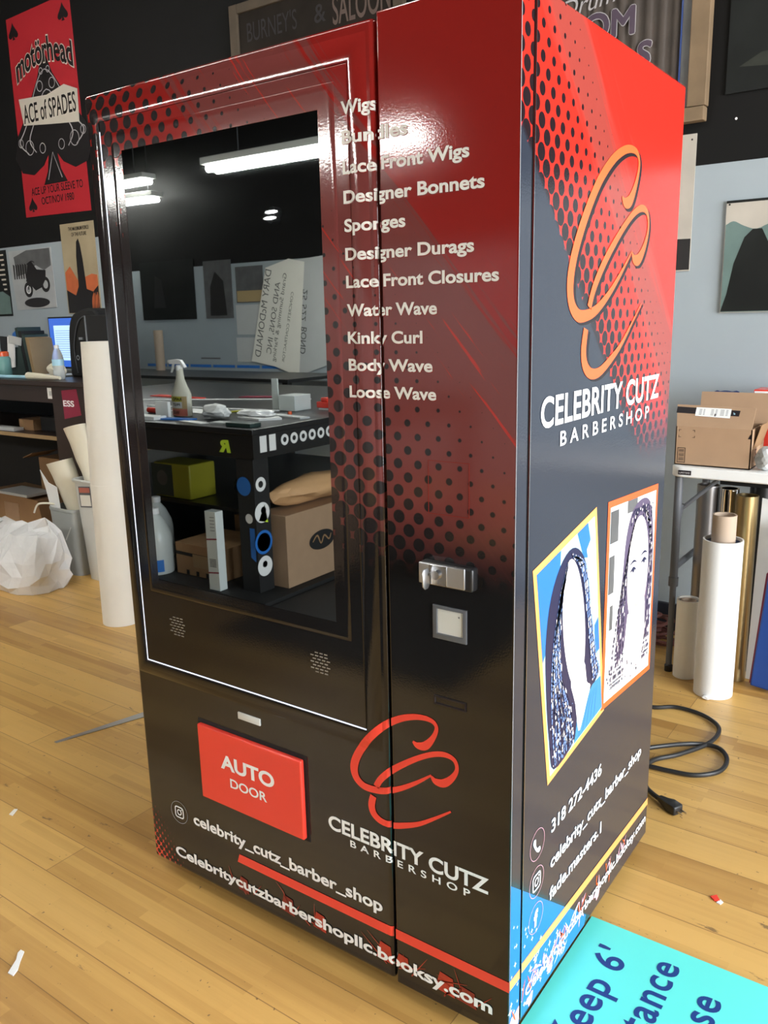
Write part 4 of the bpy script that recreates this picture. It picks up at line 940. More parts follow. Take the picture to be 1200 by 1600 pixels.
# ------------------------------------------------------------------ counter desk at the left with its clutter
DX0, DX1, DY0, DY1, DZ = -6.2, -3.50, 1.70, 2.46, 1.115
dk = thing('counter_desk', 'dark brown counter desk with open shelves along the back wall', 'desk', (-4.6, 2.1, 0))
obj('desk_top', B().box(DX0, DX1+.01, DY0-.02, DY1, DZ-.03, DZ), 'brown_desk', dk, bevel=.004)
obj('apron', B().box(DX0, DX1, DY0, DY0+.02, 0.985, DZ-.03), 'brown_desk', dk, smooth=False)
obj('end_panel', B().box(DX1-.40, DX1, DY0-.004, DY0+.022, 0.0, DZ-.032), 'brown_desk', dk, smooth=False)
obj('end_panel', B().box(DX1-.025, DX1, DY0+.022, DY1, 0.0, DZ-.03), 'brown_desk', dk, smooth=False)
obj('back_panel', B().box(DX0, DX1-.03, DY1-.02, DY1, 0.0, DZ-.03), 'matte_black', dk, smooth=False)
obj('shelf', B().box(DX0, DX1-.40, DY0+.03, DY1-.02, 0.755, 0.775).box(DX0, DX1-.40, DY0+.022, DY0+.03, 0.753, 0.777, 1), ['brown_desk', 'plywood'], dk, smooth=False)
sg = obj('red_sign', B().prism([(-3.795, .895), (-3.630, .925), (-3.655, 1.075), (-3.800, 1.062)], lambda u, v, h: (u, DY0-.004-h, v), 0, .002), 'maroon', dk, smooth=False)
obj('sign_lettering', B().text('ESS', lambda u, v: (u, DY0-.0068, v), -3.792, .972, .035, width=.105, bold=.025), 'white', sg, smooth=False)
obj('wall_plate', B().box(-3.945, -3.885, DY0-.003, DY0, 1.01, 1.075).box(-3.928, -3.902, DY0-.004, DY0-.003, 1.028, 1.056, 1), ['paper', 'grey_paper'], dk, smooth=False)
# monitor
mo = thing('monitor', 'monitor showing a blue and white window on the counter desk', 'monitor', (-4.25, 2.22, DZ))
obj('stand', B().box(-4.36, -4.16, 2.16, 2.32, DZ+.0005, DZ+.012).box(-4.29, -4.23, 2.25, 2.27, DZ+.012, 1.25), 'black', mo, bevel=.003)
obj('housing', B().box(-4.62, -3.98, 2.195, 2.235, 1.150, 1.492), 'black', mo, bevel=.004)
sb = obj('picture', B().box(-4.608, -3.99, 2.1935, 2.196, 1.162, 1.482), 'screen_blue', mo, smooth=False)
b = B().box(-4.558, -4.0, 2.1925, 2.1935, 1.205, 1.435, 0)
for k in range(13): b.box(-4.545, -4.05, 2.192, 2.1925, 1.225+k*.0145, 1.2275+k*.0145, 1)
obj('window_picture', b, ['screen_on', 'screen_blue'], mo, smooth=False)
# dark bag and tower between monitor and machine
b = B().prism([(-4.165, DZ+.001), (-3.83, DZ+.001)]+smooth_path([(-3.825, 1.30), (-3.83, 1.45), (-3.86, 1.52), (-3.94, 1.535), (-4.08, 1.505), (-4.14, 1.42), (-4.16, 1.25)], 3), lambda u, v, h: (u, 2.02+h, v), 0, .14)
t = obj('backpack', b, 'matte_black', loc=(-4.0, 2.09, DZ), bevel=.015, seg=2)
tag(t, 'black backpack standing on the counter desk beside the monitor', 'bag')
obj('zip', B().tube(smooth_path([(-4.08, 2.016, 1.14), (-4.09, 2.014, 1.30), (-4.03, 2.014, 1.45), (-3.95, 2.014, 1.49)], 5), .004, 6), 'leg_grey', t)
obj('buckle', B().box(-4.03, -3.99, 2.010, 2.02, 1.345, 1.36).ring(-4.06, 1.235, .010, .016, lambda u, v: (u, 2.012, v), 16), 'steel', t, smooth=False)
b = B().box(-3.80, -3.56, 1.90, 2.30, DZ+.001, 1.49)
t = obj('computer_tower', b, 'matte_black', loc=(-3.68, 2.1, DZ), bevel=.006)
tag(t, 'black computer tower on the counter desk behind the tall white roll', 'computer')
obj('edge_trim', B().box(-3.795, -3.787, 1.895, 1.90, DZ+.02, 1.488), 'steel', t, smooth=False)
# file holder with folders and papers
fh = thing('file_holder', 'dark green desktop file holder full of folders and papers', 'file holder', (-4.55, 2.05, DZ))
obj('holder_box', B().prism([(-4.86, DZ+.001), (-4.62, DZ+.001), (-4.60, 1.27), (-4.70, 1.30), (-4.90, 1.27)], lambda u, v, h: (u, 1.98+h, v), 0, .14), 'green_dark', fh, bevel=.004)
for k in range(4):
    x = -4.615+k*.035; obj('folder', B().prism([(x, DZ+.002), (x+.03, DZ+.002), (x-.015+.004*k, 1.43-.025*k), (x-.042, 1.425-.02*k)], lambda u, v, h: (u, 1.97+h, v), 0, .17), ['green_dark', 'matte_black', 'green_dark', 'plywood'][k], fh, smooth=False)
obj('paper_sheet', B().prism([(-4.78, 1.16), (-4.70, 1.17), (-4.67, 1.36), (-4.75, 1.37)], lambda u, v, h: (u, 1.965+h, v), 0, .006), 'paper', fh, smooth=False)
obj('paper_sheet', B().prism([(-4.74, 1.33), (-4.60, 1.31), (-4.585, 1.36), (-4.73, 1.38)], lambda u, v, h: (u, 1.962+h, v), 0, .006), 'grey_paper', fh, smooth=False)
obj('black_folder', B().prism([(-4.86, 1.24), (-4.79, 1.20), (-4.77, 1.37), (-4.85, 1.375)], lambda u, v, h: (u, 1.972+h, v), 0, .006), 'black', fh, smooth=False)
obj('blue_folder', B().prism([(-4.80, 1.36), (-4.64, 1.36), (-4.66, 1.425), (-4.70, 1.43), (-4.79, 1.39)], lambda u, v, h: (u, 2.03+h, v), 0, .008), 'blue', fh, smooth=False)
obj('cream_folder', B().prism([(-4.69, 1.28), (-4.62, 1.28), (-4.63, 1.41), (-4.68, 1.42)], lambda u, v, h: (u, 2.05+h, v), 0, .008), 'plywood', fh, smooth=False)
jr = thing('jar', 'teal jar with orange lid at the left edge of the counter desk', 'jar', (-4.58, 1.80, DZ))
obj('jar_body', B().lathe([(.055, .001), (.06, .01), (.06, .12), (.05, .135)], (-4.58, 1.80, DZ), 24), 'teal_jar', jr)
obj('lid', B().lathe([(.052, .135), (.052, .16), (.045, .165)], (-4.58, 1.80, DZ), 24), 'orange', jr)
obj('label', B().box(-4.55, -4.52, 1.737, 1.747, DZ+.02, DZ+.05), 'poster_orange', jr, smooth=False)
tag(obj('tube_marker', B().tube([(-4.75, 1.735, DZ+.012), (-4.16, 1.76, DZ+.012)], .011, 12), 'cyan', loc=(-4.4, 1.75, DZ)), 'pale blue tube lying along the front edge of the counter desk', 'tube')
# water bottle, cloth, paper
wb = thing('water_bottle', 'clear plastic water bottle standing on the counter desk front edge', 'bottle', (-3.96, 1.80, DZ))
obj('bottle_body', B().lathe([(.030, .001), (.034, .008), (.034, .05), (.031, .06), (.034, .07), (.034, .12), (.030, .145), (.020, .175), (.0125, .187), (.0125, .198)], (-3.96, 1.80, DZ), 24), 'pet', wb)
obj('bottle_label', B().lathe([(.0347, .085), (.0347, .122)], (-3.96, 1.80, DZ), 24, cap0=False, cap1=False), 'cyan', wb)
obj('cap', B().lathe([(.0145, .187), (.0145, .203), (.012, .206)], (-3.96, 1.80, DZ), 18), 'paper', wb)
b = crumple((-4.07, 1.86, DZ+.05), .065, 13, (1.35, .75, .75))
tag(obj('crumpled_vinyl', b, 'cream_paper', loc=(-4.07, 1.86, DZ), smooth=False), 'crumpled cream vinyl scrap behind the water bottle on the desk', 'vinyl scrap')
b = B().tube([(-4.17, 1.725, DZ+.024), (-4.04, 1.728, DZ+.022), (-3.86, 1.735, DZ+.016)], [.023, .019, .010], 10)
tag(obj('paper_roll', b, 'cream_paper', loc=(-4.07, 1.745, DZ)), 'short cream paper roll lying at the foot of the water bottle', 'paper')
tag(obj('keyboard_pad', B().box(-4.42, -4.16, 1.95, 2.10, DZ+.0005, DZ+.012), 'grey_paper', loc=(-4.29, 2.02, DZ), bevel=.003), 'pale keyboard pad on the counter desk below the monitor', 'pad')
# boxes under the desk
tag(obj('cardboard_box', B().prism([(-5.28, .001), (-4.62, .001), (-4.68, .245), (-5.30, .27)], lambda u, v, h: (u, 2.00+h, v), 0, .30).box(-5.10, -4.92, 1.996, 2.0, .03, .20, 1), ['card_dark', 'card'], loc=(-4.95, 2.15, 0), smooth=False), 'sagging brown carton on the floor under the counter desk', 'box')
b = B().box(-4.86, -4.50, 2.16, 2.42, .272, .52).obox((-4.90, 2.20, .535), (.06, 0, .02), (0, .10, 0), (0, 0, .003))
tag(obj('cardboard_box', b, 'card_dark', loc=(-4.68, 2.29, .27), smooth=False), 'tall open carton stacked at the back under the counter desk', 'box')
tag(obj('paper_stack', B().box(-5.10, -4.72, 1.95, 2.15, .272, .290), 'grey_paper', loc=(-4.9, 2.05, .27), smooth=False), 'stack of pale papers lying on the sagging carton under the desk', 'papers')
tag(obj('parts_box', B().box(-4.52, -4.36, 1.84, 1.98, .776, .845), 'card_dark', loc=(-4.44, 1.9, .776), smooth=False), 'small brown parts box on the shelf of the counter desk', 'box')
tag(obj('parts_box', B().box(-4.34, -4.17, 1.88, 2.05, .776, .862), 'matte_black', loc=(-4.26, 1.95, .776), smooth=False), 'black parts box on the desk shelf beside the small brown box', 'box')
tag(obj('parts_box', B().box(-4.15, -3.95, 1.90, 2.10, .776, .885), 'green_dark', loc=(-4.05, 2.0, .776), smooth=False), 'grey green tub on the desk shelf next to the end panel', 'box')
tag(obj('paper_stack', B().box(-4.72, -4.46, 1.76, 1.83, .776, .795), 'grey_paper', loc=(-4.6, 1.8, .776), smooth=False), 'low stack of papers on the desk shelf before the small brown box', 'papers')

# ------------------------------------------------------------------ tall white roll, bins and bag
tr = thing('vinyl_roll', 'tall white vinyl roll standing on the floor just left of the machine', 'roll', (-2.77, 1.19, 0))
obj('sheet', B().rings([[(cx_+r*cos(2*pi*j/48), 1.19+r*sin(2*pi*j/48), z) for j in range(48)] for cx_, r, z in ((-2.738, .093, .001), (-2.728, .092, .70), (-2.728, .0912, .7005), (-2.712, .080, 1.36), (-2.712, .073, 1.36), (-2.712, .073, 1.30))]), 'offwhite', tr)
obj('pink_tab', B().box(-2.797, -2.785, 1.160, 1.168, 1.325, 1.352), 'pink', tr, smooth=False)
def bin_(name, label, c, w, d, h, m, taper=.8, rim=.012):
    t = thing(name, label, 'bin', (c[0], c[1], 0))
    def rr(w_, d_, z, r=.05):
        pts = []
        for sx, sy, a0 in ((1, 1, 0), (-1, 1, 90), (-1, -1, 180), (1, -1, 270)):
            for j in range(6): a = radians(a0+18*j); pts.append((c[0]+sx*(w_/2-r)+r*cos(a), c[1]+sy*(d_/2-r)+r*sin(a), z))
        return pts
    obj('bin_body', B().rings([rr(w*taper, d*taper, .001), rr(w*(taper+1)/2, d*(taper+1)/2, h/2), rr(w, d, h-.02), rr(w+rim, d+rim, h-.018), rr(w+rim*1.6, d+rim*1.6, h-.006), rr(w+rim, d+rim, h), rr(w-.008, d-.008, h), rr(w*taper*1.02-.01, d*taper-.01, .03)], 0, True, True), m, t)
    return t
g1 = bin_('waste_bin', 'grey plastic waste bin stuffed with cream rolls under the desk edge', (-3.675, 1.605), .27, .17, .40, 'grey_plastic', .86, .004)
obj('scuff', B().flat([(-3.64, .22), (-3.63, .215), (-3.57, .30), (-3.575, .305)], lambda u, v: (u, 1.510, v)), 'lgrey_plastic', g1, smooth=False)
g2 = bin_('waste_bin', 'tall pale grey waste bin with a label beside the tall white roll', (-3.43, 1.595), .22, .15, .59, 'lgrey_plastic', .72, .014)
obj('bin_label', B().flat([(-3.475, .43), (-3.365, .44), (-3.365, .56), (-3.475, .55)], lambda u, v: (u, 1.592-.075*(.72+.28*v/.57), v), 0).flat([(-3.469, .515), (-3.371, .524), (-3.371, .552), (-3.469, .544)], lambda u, v: (u, 1.591-.075*(.72+.28*v/.57), v), 1).flat([(-3.467, .438), (-3.373, .447), (-3.373, .510), (-3.467, .502)], lambda u, v: (u, 1.591-.075*(.72+.28*v/.57), v), 2), ['leg_grey', 'label_red', 'offwhite'], g2, smooth=False)
# twisted and rolled vinyl sticking out of the bins
def paper_tube(pts, rs_, flatn, rot):
    b = B(); R = []
    for (x, y, z), r, fl_, a in zip(pts, rs_, flatn, rot):
        R.append([(x+r*cos(t)*cos(a)-r*fl_*sin(t)*sin(a), y+r*cos(t)*sin(a)+r*fl_*sin(t)*cos(a), z+.25*r*cos(t)) for t in [2*pi*j/18 for j in range(18)]])
    return b.rings(R, 0, False, False)
b = paper_tube([(-3.43, 1.61, .05), (-3.445, 1.61, .45), (-3.46, 1.60, .60), (-3.49, 1.59, .70), (-3.52, 1.585, .80), (-3.54, 1.58, .88)], [.05, .05, .05, .05, .06, .078], [.7, .7, .7, .45, .5, .65], [0, 0, .1, .6, .3, 0])
tag(obj('vinyl_offcut', b, 'cream_paper', loc=(-3.4, 1.6, .0)), 'tall twisted cream vinyl offcut sticking out of the pale grey bin', 'vinyl roll')
b = B().prism([(-3.49, .40), (-3.37, .40), (-3.355, .69), (-3.38, .67), (-3.40, .68), (-3.46, .65)], lambda u, v, h: (u, 1.660+h, v), 0, .003)
tag(obj('vinyl_sheet', b, 'milky', loc=(-3.37, 1.655, .4), smooth=False), 'bluish white sheet behind the twisted offcut in the pale bin', 'sheet')
b = paper_tube([(-3.63, 1.61, .05), (-3.635, 1.61, .35), (-3.66, 1.60, .48), (-3.70, 1.59, .60), (-3.73, 1.585, .665)], [.055, .06, .078, .085, .088], [.6, .6, .55, .6, .65], [.2, .2, .25, .2, .2])
tag(obj('vinyl_offcut', b, 'cream_paper', loc=(-3.6, 1.62, 0)), 'fat cream roll leaning out of the grey waste bin', 'vinyl roll')
b = B().prism([(-3.76, .25), (-3.68, .25), (-3.71, .52), (-3.79, .54), (-3.86, .61), (-3.82, .50)], lambda u, v, h: (u, 1.536+h, v), 0, .003)
tag(obj('vinyl_sheet', b, 'paper', loc=(-3.7, 1.58, .25), smooth=False), 'pointed white sheet standing at the left in the grey bin', 'sheet')
b = B().tube(smooth_path([(-3.75, 1.54, .415), (-3.80, 1.51, .42), (-3.85, 1.49, .41), (-3.88, 1.48, .36)], 5), .006, 6)
tag(obj('vinyl_strip', b, 'cream_paper', loc=(-3.75, 1.53, .4)), 'thin curled strip hanging over the rim of the grey bin', 'strip')
# white plastic bag
b = B(); rs = random.Random(33); bag_rings = []
for q, (zz, hx, hy, dx, dy) in enumerate(((.001, .36, .165, 0, 0), (.05, .385, .18, 0, 0), (.11, .39, .18, .01, 0), (.17, .38, .165, .015, .01), (.23, .36, .13, .03, .02), (.28, .33, .085, .05, .03), (.315, .28, .045, .06, .035), (.335, .22, .014, .08, .04))):
    rr = []
    for k in range(30):
        a = 2*pi*k/30; ca, sa = cos(a), sin(a)
        e_ = (abs(ca)**3.2+abs(sa)**3.2)**(-1/3.2)
        jx, jy, jz = (rs.uniform(-.017, .017) for _ in range(3))
        lift = .045*max(0, ca)**3*(q > 4)+(.02*sin(3*a+q) if q > 3 else 0)
        rr.append((-3.83+dx+hx*ca*e_+jx, 1.29+dy+hy*sa*e_+jy, zz+(jz*.8+lift if q else 0)))
    bag_rings.append(rr)
b.rings(bag_rings)
tri_f, tri_m = [], []
for f in b.f:
    if len(f) == 4:
        c_ = rs.random() < .5
        tri_f += [(f[0], f[1], f[2]), (f[0], f[2], f[3])] if c_ else [(f[0], f[1], f[3]), (f[1], f[2], f[3])]
    else: tri_f.append(f)
b.f = tri_f; b.m = [0]*len(tri_f)
bg = obj('plastic_bag', b, 'plastic_bag', loc=(-3.84, 1.27, 0), smooth=False)
tag(bg, 'crumpled white plastic bag on the floor at the left edge', 'bag')

# ------------------------------------------------------------------ the part of the shop the screen mirrors (behind the camera)
RYW = RY0
rw = lambda h: (lambda u, v: (u, RYW+h, v))
wbn = thing('work_bench', 'black work bench with stickered corner post mirrored in the screen', 'bench', (-3.6, -3.0, 0))
WX0, WX1, WYF, WYB, WZ = -5.4, -2.36, -1.80, -4.15, 0.90
obj('bench_top', B().box(WX0, WX1, WYB, WYF, WZ-.03, WZ), 'black', wbn, bevel=.004)
obj('apron', B().box(WX0, WX1-.01, WYF-.03, WYF-.01, .745, WZ-.03), 'black', wbn, smooth=False)
obj('apron', B().box(WX1-.03, WX1-.01, WYB, WYF-.03, .745, WZ-.03), 'black', wbn, smooth=False)
legs = []
for lx in (WX0+.01, WX1-.145):
    for ly in (WYF-.125, WYB+.01):
        legs.append(obj('leg', B().box(lx, lx+.125, ly, ly+.112, 0, .745), 'matte_black', wbn, bevel=.003))
obj('shelf', B().box(WX0, WX1-.2, WYB+.1, -2.25, .315, .335), 'black', wbn, smooth=False)
obj('added_base_shelf', B().box(WX0, WX1+.12, WYB+.1, -1.70, 0, .03), 'matte_black', wbn, smooth=False)  # added black base, keeps the floor under the bench dark in the mirror
# stickers: front face looks to +y, side face to +x
LF = lambda u, v: (u, WYF-.0118, v); LSx = WX1-.0192
LS = lambda u, v: (LSx, u, v); AS = lambda u, v: (WX1-.0092, u, v); AF = lambda u, v: (u, WYF-.009, v)
b = B().disc(-2.455, .60, .05, LF, 24, 0).disc(-2.43, .43, .026, LF, 20, 1).flat([(-2.40, .20), (-2.395, .20), (-2.395, .38), (-2.43, .38), (-2.43, .22)], LF, 0)
b.disc(-1.86, .46, .055, LS, 24, 1).disc(-1.87, .47, .02, LS, 18, 2).disc(-1.86, .30, .065, LS, 24, 0).disc(-1.86, .30, .05, LS, 24, 2).disc(-1.86, .17, .055, LS, 24, 1).disc(-1.86, .18, .018, LS, 18, 2).ring(-1.86, .61, .018, .038, LS, 24, 1)
b.flat([(-1.83, .42), (-1.90, .40), (-1.88, .50)], LS, 3)
obj('sticker_set', b, ['blue', 'paper', 'matte_black', 'lime'], legs[2], smooth=False)
b = B()
for k in range(8): b.ring(-1.95-k*.075-.10, .82, .014, .030, AS, 20, 0)
for k in range(2): b.flat([(-1.86-k*.07, .775), (-1.91-k*.07, .775), (-1.91-k*.07, .86), (-1.86-k*.07, .86)], AS, 0)
obj('ring_stickers', b, ['paper'], wbn, smooth=False)
obj('letter_sticker', B().text('R', lambda u, v: (-2.53-u, WYF-.0085, v), 0, .775, .06, width=.085, bold=.06, shear=.15), 'lime', wbn, smooth=False)
b2 = thing('side_bench', 'low black side bench behind the work bench under the papers', 'bench', (-5.8, -4.7, 0))
obj('bench_top', B().box(-7.6, -4.35, -5.12, -4.30, .90, .93), 'black', b2, bevel=.003)
for lx in (-7.55, -4.45): obj('leg', B().box(lx, lx+.06, -4.40, -4.34, 0, .90), 'black', b2, smooth=False)
for lx in (-7.55, -4.45): obj('leg', B().box(lx, lx+.06, -5.08, -5.02, 0, .90), 'black', b2, smooth=False)
tag(obj('added_dark_mat', B().box(-2.23, -0.95, -3.2, -1.35, .0005, .012), 'matte_black', loc=(-1.6, -2.3, 0), bevel=.003), 'added black mat darkening the mirrored floor beside the work bench', 'mat')  # put in to blacken the floor that the screen mirrors
# spray bottle
sp = thing('spray_bottle', 'cream trigger spray bottle with tan label on the mirrored work bench', 'spray bottle', (-3.21, -2.10, WZ))
def sbr(w, d, z): return [(-3.21+w*1.25*cos(2*pi*j/32), -2.10+d*sin(2*pi*j/32), WZ+z) for j in range(32)]
obj('bottle_body', B().rings([sbr(.056, .034, .001), sbr(.060, .038, .008), sbr(.060, .038, .125), sbr(.055, .036, .14), sbr(.036, .028, .18), sbr(.024, .021, .215), sbr(.019, .019, .25), sbr(.018, .018, .275)]), 'bottle', sp)
spf = lambda o: (lambda u, v: (-3.21+u*1.25, -2.10+.038*math.sqrt(max(0, 1-(u/.060)**2))+o, WZ+v))
def curved(b, u0, u1, v0, v1, o, m=0, n=10):
    f = spf(o)
    for k in range(n):
        a, c = u0+(u1-u0)*k/n, u0+(u1-u0)*(k+1)/n
        b.add([f(a, v0), f(c, v0), f(c, v1), f(a, v1)], [(0, 1, 2, 3)], m)
b = B(); curved(b, -.052, .052, .004, .118, .0008, 0); curved(b, -.05, .03, .088, .115, .0014, 1); curved(b, -.045, .03, .050, .086, .0014, 2); curved(b, -.052, .052, .004, .045, .0014, 3)
obj('bottle_label', b, ['label_tan', 'yellow', 'grey_paper', 'label_red'], sp, smooth=False)
lt = lambda u, v: spf(.0022)(-u, v)
obj('label_lettering', B().text('RAPID', lt, .0, .093, .018, width=.060, bold=.03, align='C').text('PREP', lt, .005, .062, .016, width=.05, bold=.02, align='C').text('WAX', lt, .01, .014, .022, width=.05, bold=.02, align='C'), 'print_black', sp, smooth=False)
hd = B().prism([(-.075, .31), (-.07, .325), (-.02, .33), (.02, .325), (.055, .285), (.048, .28), (.02, .30), (-.055, .302), (-.075, .30)], lambda u, v, h: (-3.21+u, -2.10+h, WZ+v), -.011, .011)
obj('spray_head', hd.lathe([(.02, .265), (.02, .295)], (-3.21, -2.10, WZ), 18), 'white', sp, bevel=.002)
obj('nozzle', B().tube([(-3.285, -2.10, WZ+.313), (-3.298, -2.10, WZ+.313)], .012, 12), 'lgrey_plastic', sp)
obj('trigger', B().prism([(-.055, .302), (-.045, .302), (-.052, .275), (-.068, .250), (-.074, .252), (-.062, .278)], lambda u, v, h: (-3.21+u, -2.10+h, WZ+v), -.006, .006), 'white', sp, bevel=.001)
# bench clutter
def lay(name, label, cat, pts, m, h=.003, z=WZ):
    cx = sum(p[0] for p in pts)/len(pts); cy = sum(p[1] for p in pts)/len(pts)
    return tag(obj(name, B().prism(pts, lambda u, v, q: (u, v, q), z+.0005, z+h), m, loc=(cx, cy, z), smooth=False), label, cat)
tag(obj('tissue', crumple((-2.90, -2.07, WZ+.045), .075, 31, (1.5, .9, .62)), 'paper', loc=(-2.93, -2.07, WZ), smooth=False), 'crumpled white tissue right of the spray bottle on the bench', 'tissue')
tag(obj('plastic_sheet', crumple((-2.72, -2.22, WZ+.025), .09, 32, (1.7, .8, .28)), 'plastic_bag', loc=(-2.75, -2.22, WZ), smooth=False), 'crumpled whitish plastic sheet beyond the white tissue on the bench', 'plastic')
lay('paper_sheet', 'white paper slip at the bench front edge below the tissue', 'paper', [(-3.02, -1.90), (-2.80, -1.86), (-2.78, -1.91), (-3.0, -1.96)], 'paper')
lay('paper_sheet', 'white card standing out left of the spray bottle base', 'paper', [(-3.33, -2.0), (-3.22, -2.0), (-3.22, -2.02), (-3.33, -2.02)], 'paper', .09)
lay('blue_cloth', 'blue strip lying before the spray bottle on the bench', 'cloth', [(-3.22, -1.90), (-2.98, -1.94), (-2.98, -2.0), (-3.20, -1.97)], 'blue', .008)
lay('card_sheet', 'small stack of white cards at the bench corner left', 'card', [(-3.40, -1.86), (-3.18, -1.86), (-3.18, -1.95), (-3.40, -1.95)], 'paper', .02)
lay('card_sheet', 'black card with white edge on the bench front centre', 'card', [(-2.75, -1.88), (-2.60, -1.88), (-2.60, -1.95), (-2.75, -1.95)], 'grey_paper', .012)
lay('vinyl_strip', 'long white strip across the bench behind the spray bottle', 'strip', [(-4.4, -2.62), (-3.15, -3.18), (-3.15, -3.20), (-4.4, -2.66)], 'paper', .006)
lay('paper_sheet', 'crinkled white sheet beyond the tissue toward the white block', 'paper', [(-2.80, -2.14), (-2.60, -2.10), (-2.52, -2.20), (-2.60, -2.26), (-2.62, -2.16)], 'paper', .012)
lay('paper_sheet', 'white sheet lying behind the spray bottle', 'paper', [(-3.5, -2.25), (-3.16, -2.22), (-3.12, -2.36), (-3.45, -2.40)], 'paper', .004)
lay('vinyl_strip', 'grey film strip along the right side of the bench', 'strip', [(-2.95, -2.34), (-2.44, -2.26), (-2.42, -2.32), (-2.95, -2.42)], 'grey_paper', .01)
lay('vinyl_strip', 'second white strip nearer the spray bottle on the bench', 'strip', [(-3.9, -2.40), (-2.85, -2.52), (-2.85, -2.545), (-3.9, -2.43)], 'paper', .006)
lay('red_strip', 'red vinyl strip on the bench left of the spray bottle', 'strip', [(-4.5, -2.92), (-3.95, -2.90), (-3.95, -2.97), (-4.5, -3.02)], 'red', .006)
lay('red_strip', 'red vinyl strip on the bench right behind the spray bottle', 'strip', [(-3.75, -3.10), (-3.35, -3.25), (-3.33, -3.33), (-3.75, -3.18)], 'maroon', .006)
tag(obj('pencil', B().tube([(-3.10, -2.27, WZ+.006), (-3.01, -2.46, WZ+.006)], .006, 8), 'yellow', loc=(-3.05, -2.45, WZ)), 'yellow pencil on the bench right of the spray bottle', 'pencil')
sd_ = thing('screwdriver', 'red handled screwdriver on the bench left of the spray bottle', 'screwdriver', (-3.4, -2.1, WZ))
obj('handle', B().tube([(-3.55, -2.13, WZ+.018), (-3.42, -2.11, WZ+.018)], .017, 12), 'red', sd_)
obj('shaft', B().tube([(-3.42, -2.11, WZ+.018), (-3.26, -2.04, WZ+.006)], .004, 8), 'steel', sd_)
tag(obj('foam_block', B().box(-2.86, -2.73, -2.70, -2.55, WZ+.001, WZ+.095), 'milky', loc=(-2.8, -2.62, WZ), bevel=.004), 'white block standing on the bench near its right side', 'block')
tag(obj('clear_ruler', B().box(-2.95, -2.90, -2.60, -2.592, WZ+.001, WZ+.19), 'milky', loc=(-2.92, -2.6, WZ), bevel=.001), 'upright translucent ruler left of the white block on the bench', 'ruler')
t = thing('clamp_tool', 'small red clamp tool at the right side of the bench', 'tool', (-2.62, -2.72, WZ))
obj('tool_body', B().box(-2.68, -2.56, -2.75, -2.69, WZ+.012, WZ+.05).box(-2.65, -2.60, -2.745, -2.695, WZ+.05, WZ+.075), 'red', t, bevel=.006)
obj('tool_foot', B().box(-2.67, -2.57, -2.74, -2.70, WZ+.0005, WZ+.012), 'paper', t, smooth=False)
tag(obj('orange_cap', B().lathe([(.012, .0), (.012, .02), (.009, .024)], (-2.62, -2.38, WZ+.0005), 14), 'orange', loc=(-2.62, -2.38, WZ)), 'tiny orange cap on the bench before the white block', 'cap')
tag(obj('knife_box', B().box(-2.60, -2.42, -1.93, -1.85, WZ+.0005, WZ+.022), 'green_dark', loc=(-2.5, -1.9, WZ), bevel=.003), 'dark green box at the bench corner above the post', 'box')
# under the bench
for (x, y, lb) in ((-3.17, -1.80, 'translucent jug with blue label beside the slotted carton'), (-3.42, -2.02, 'second translucent jug standing behind the labelled jug')):
    t = thing('plastic_jug', lb, 'jug', (x, y, .03))
    obj('jug_body', B().lathe([(.085, .001), (.09, .01), (.09, .19), (.083, .235), (.055, .30), (.028, .335), (.022, .345)], (x, y, .03), 28), 'milky', t)
    obj('cap', B().lathe([(.027, .345), (.027, .375), (.023, .378)], (x, y, .03), 20), 'white', t)
    if y > -1.9:
        obj('jug_label', B().add([(x+.0915*cos(a), y+.0915*sin(a), z) for z in (.05, .12) for a in [radians(20+8*j) for j in range(9)]], [(j, j+1, 10+j, 9+j) for j in range(8)]), 'blue', t)
t = thing('slotted_carton', 'low brown carton with slots and label in front of the bench shelf', 'box', (-2.85, -2.0, .03))
obj('carton', B().box(-3.06, -2.68, -2.20, -1.84, .031, .215), 'card_dark', t, bevel=.003)
fq = lambda o: (lambda u, v: (u, -1.84+o, v))
b = B()
for k in range(4): b.flat([(-2.98+k*.08, .034), (-2.955+k*.08, .034), (-2.955+k*.08, .062), (-2.98+k*.08, .062)], fq(.0006), 0)
b.flat([(-3.06, .145), (-2.68, .14), (-2.68, .16), (-3.06, .165)], fq(.0006), 0).flat([(-2.92, .085), (-2.70, .085), (-2.70, .16), (-2.92, .16)], fq(.0012), 1)
obj('box_print', b, ['matte_black', 'plywood'], t, smooth=False)
t = thing('mailing_box', 'white and blue tall mailing box with red stripes standing by the post', 'box', (-2.62, -1.76, 0))
obj('carton', B().box(-2.665, -2.585, -1.775, -1.72, .031, .465), 'milky', t, bevel=.002)
fq2 = lambda o: (lambda u, v: (u, -1.72+o, v))
b = B()
for z in (.12, .305): b.flat([(-2.665, z), (-2.585, z+.010), (-2.585, z+.018), (-2.665, z+.008)], fq2(.0006), 0)
for k in range(6): b.flat([(-2.65, .16+k*.008), (-2.60, .162+k*.008), (-2.60, .166+k*.008), (-2.65, .164+k*.008)], fq2(.0006), 1)
for k in range(5): b.flat([(-2.63, .36+k*.018), (-2.595, .362+k*.018), (-2.595, .365+k*.018), (-2.63, .363+k*.018)], fq2(.0006), 1)
obj('box_print', b, ['maroon', 'photo_mid'], t, smooth=False)
tag(obj('cardboard_box', B().box(-2.98, -2.55, -2.62, -2.24, .031, .30).box(-2.60, -2.552, -2.24, -2.238, .06, .22, 1), ['card_dark', 'grey_paper'], loc=(-2.76, -2.43, 0), smooth=False), 'brown carton behind the white mailing box under the bench', 'box')
t = thing('cardboard_box', 'large brown carton with oval print topped with kraft paper beside the post', 'box', (-2.6, -2.4, 0))
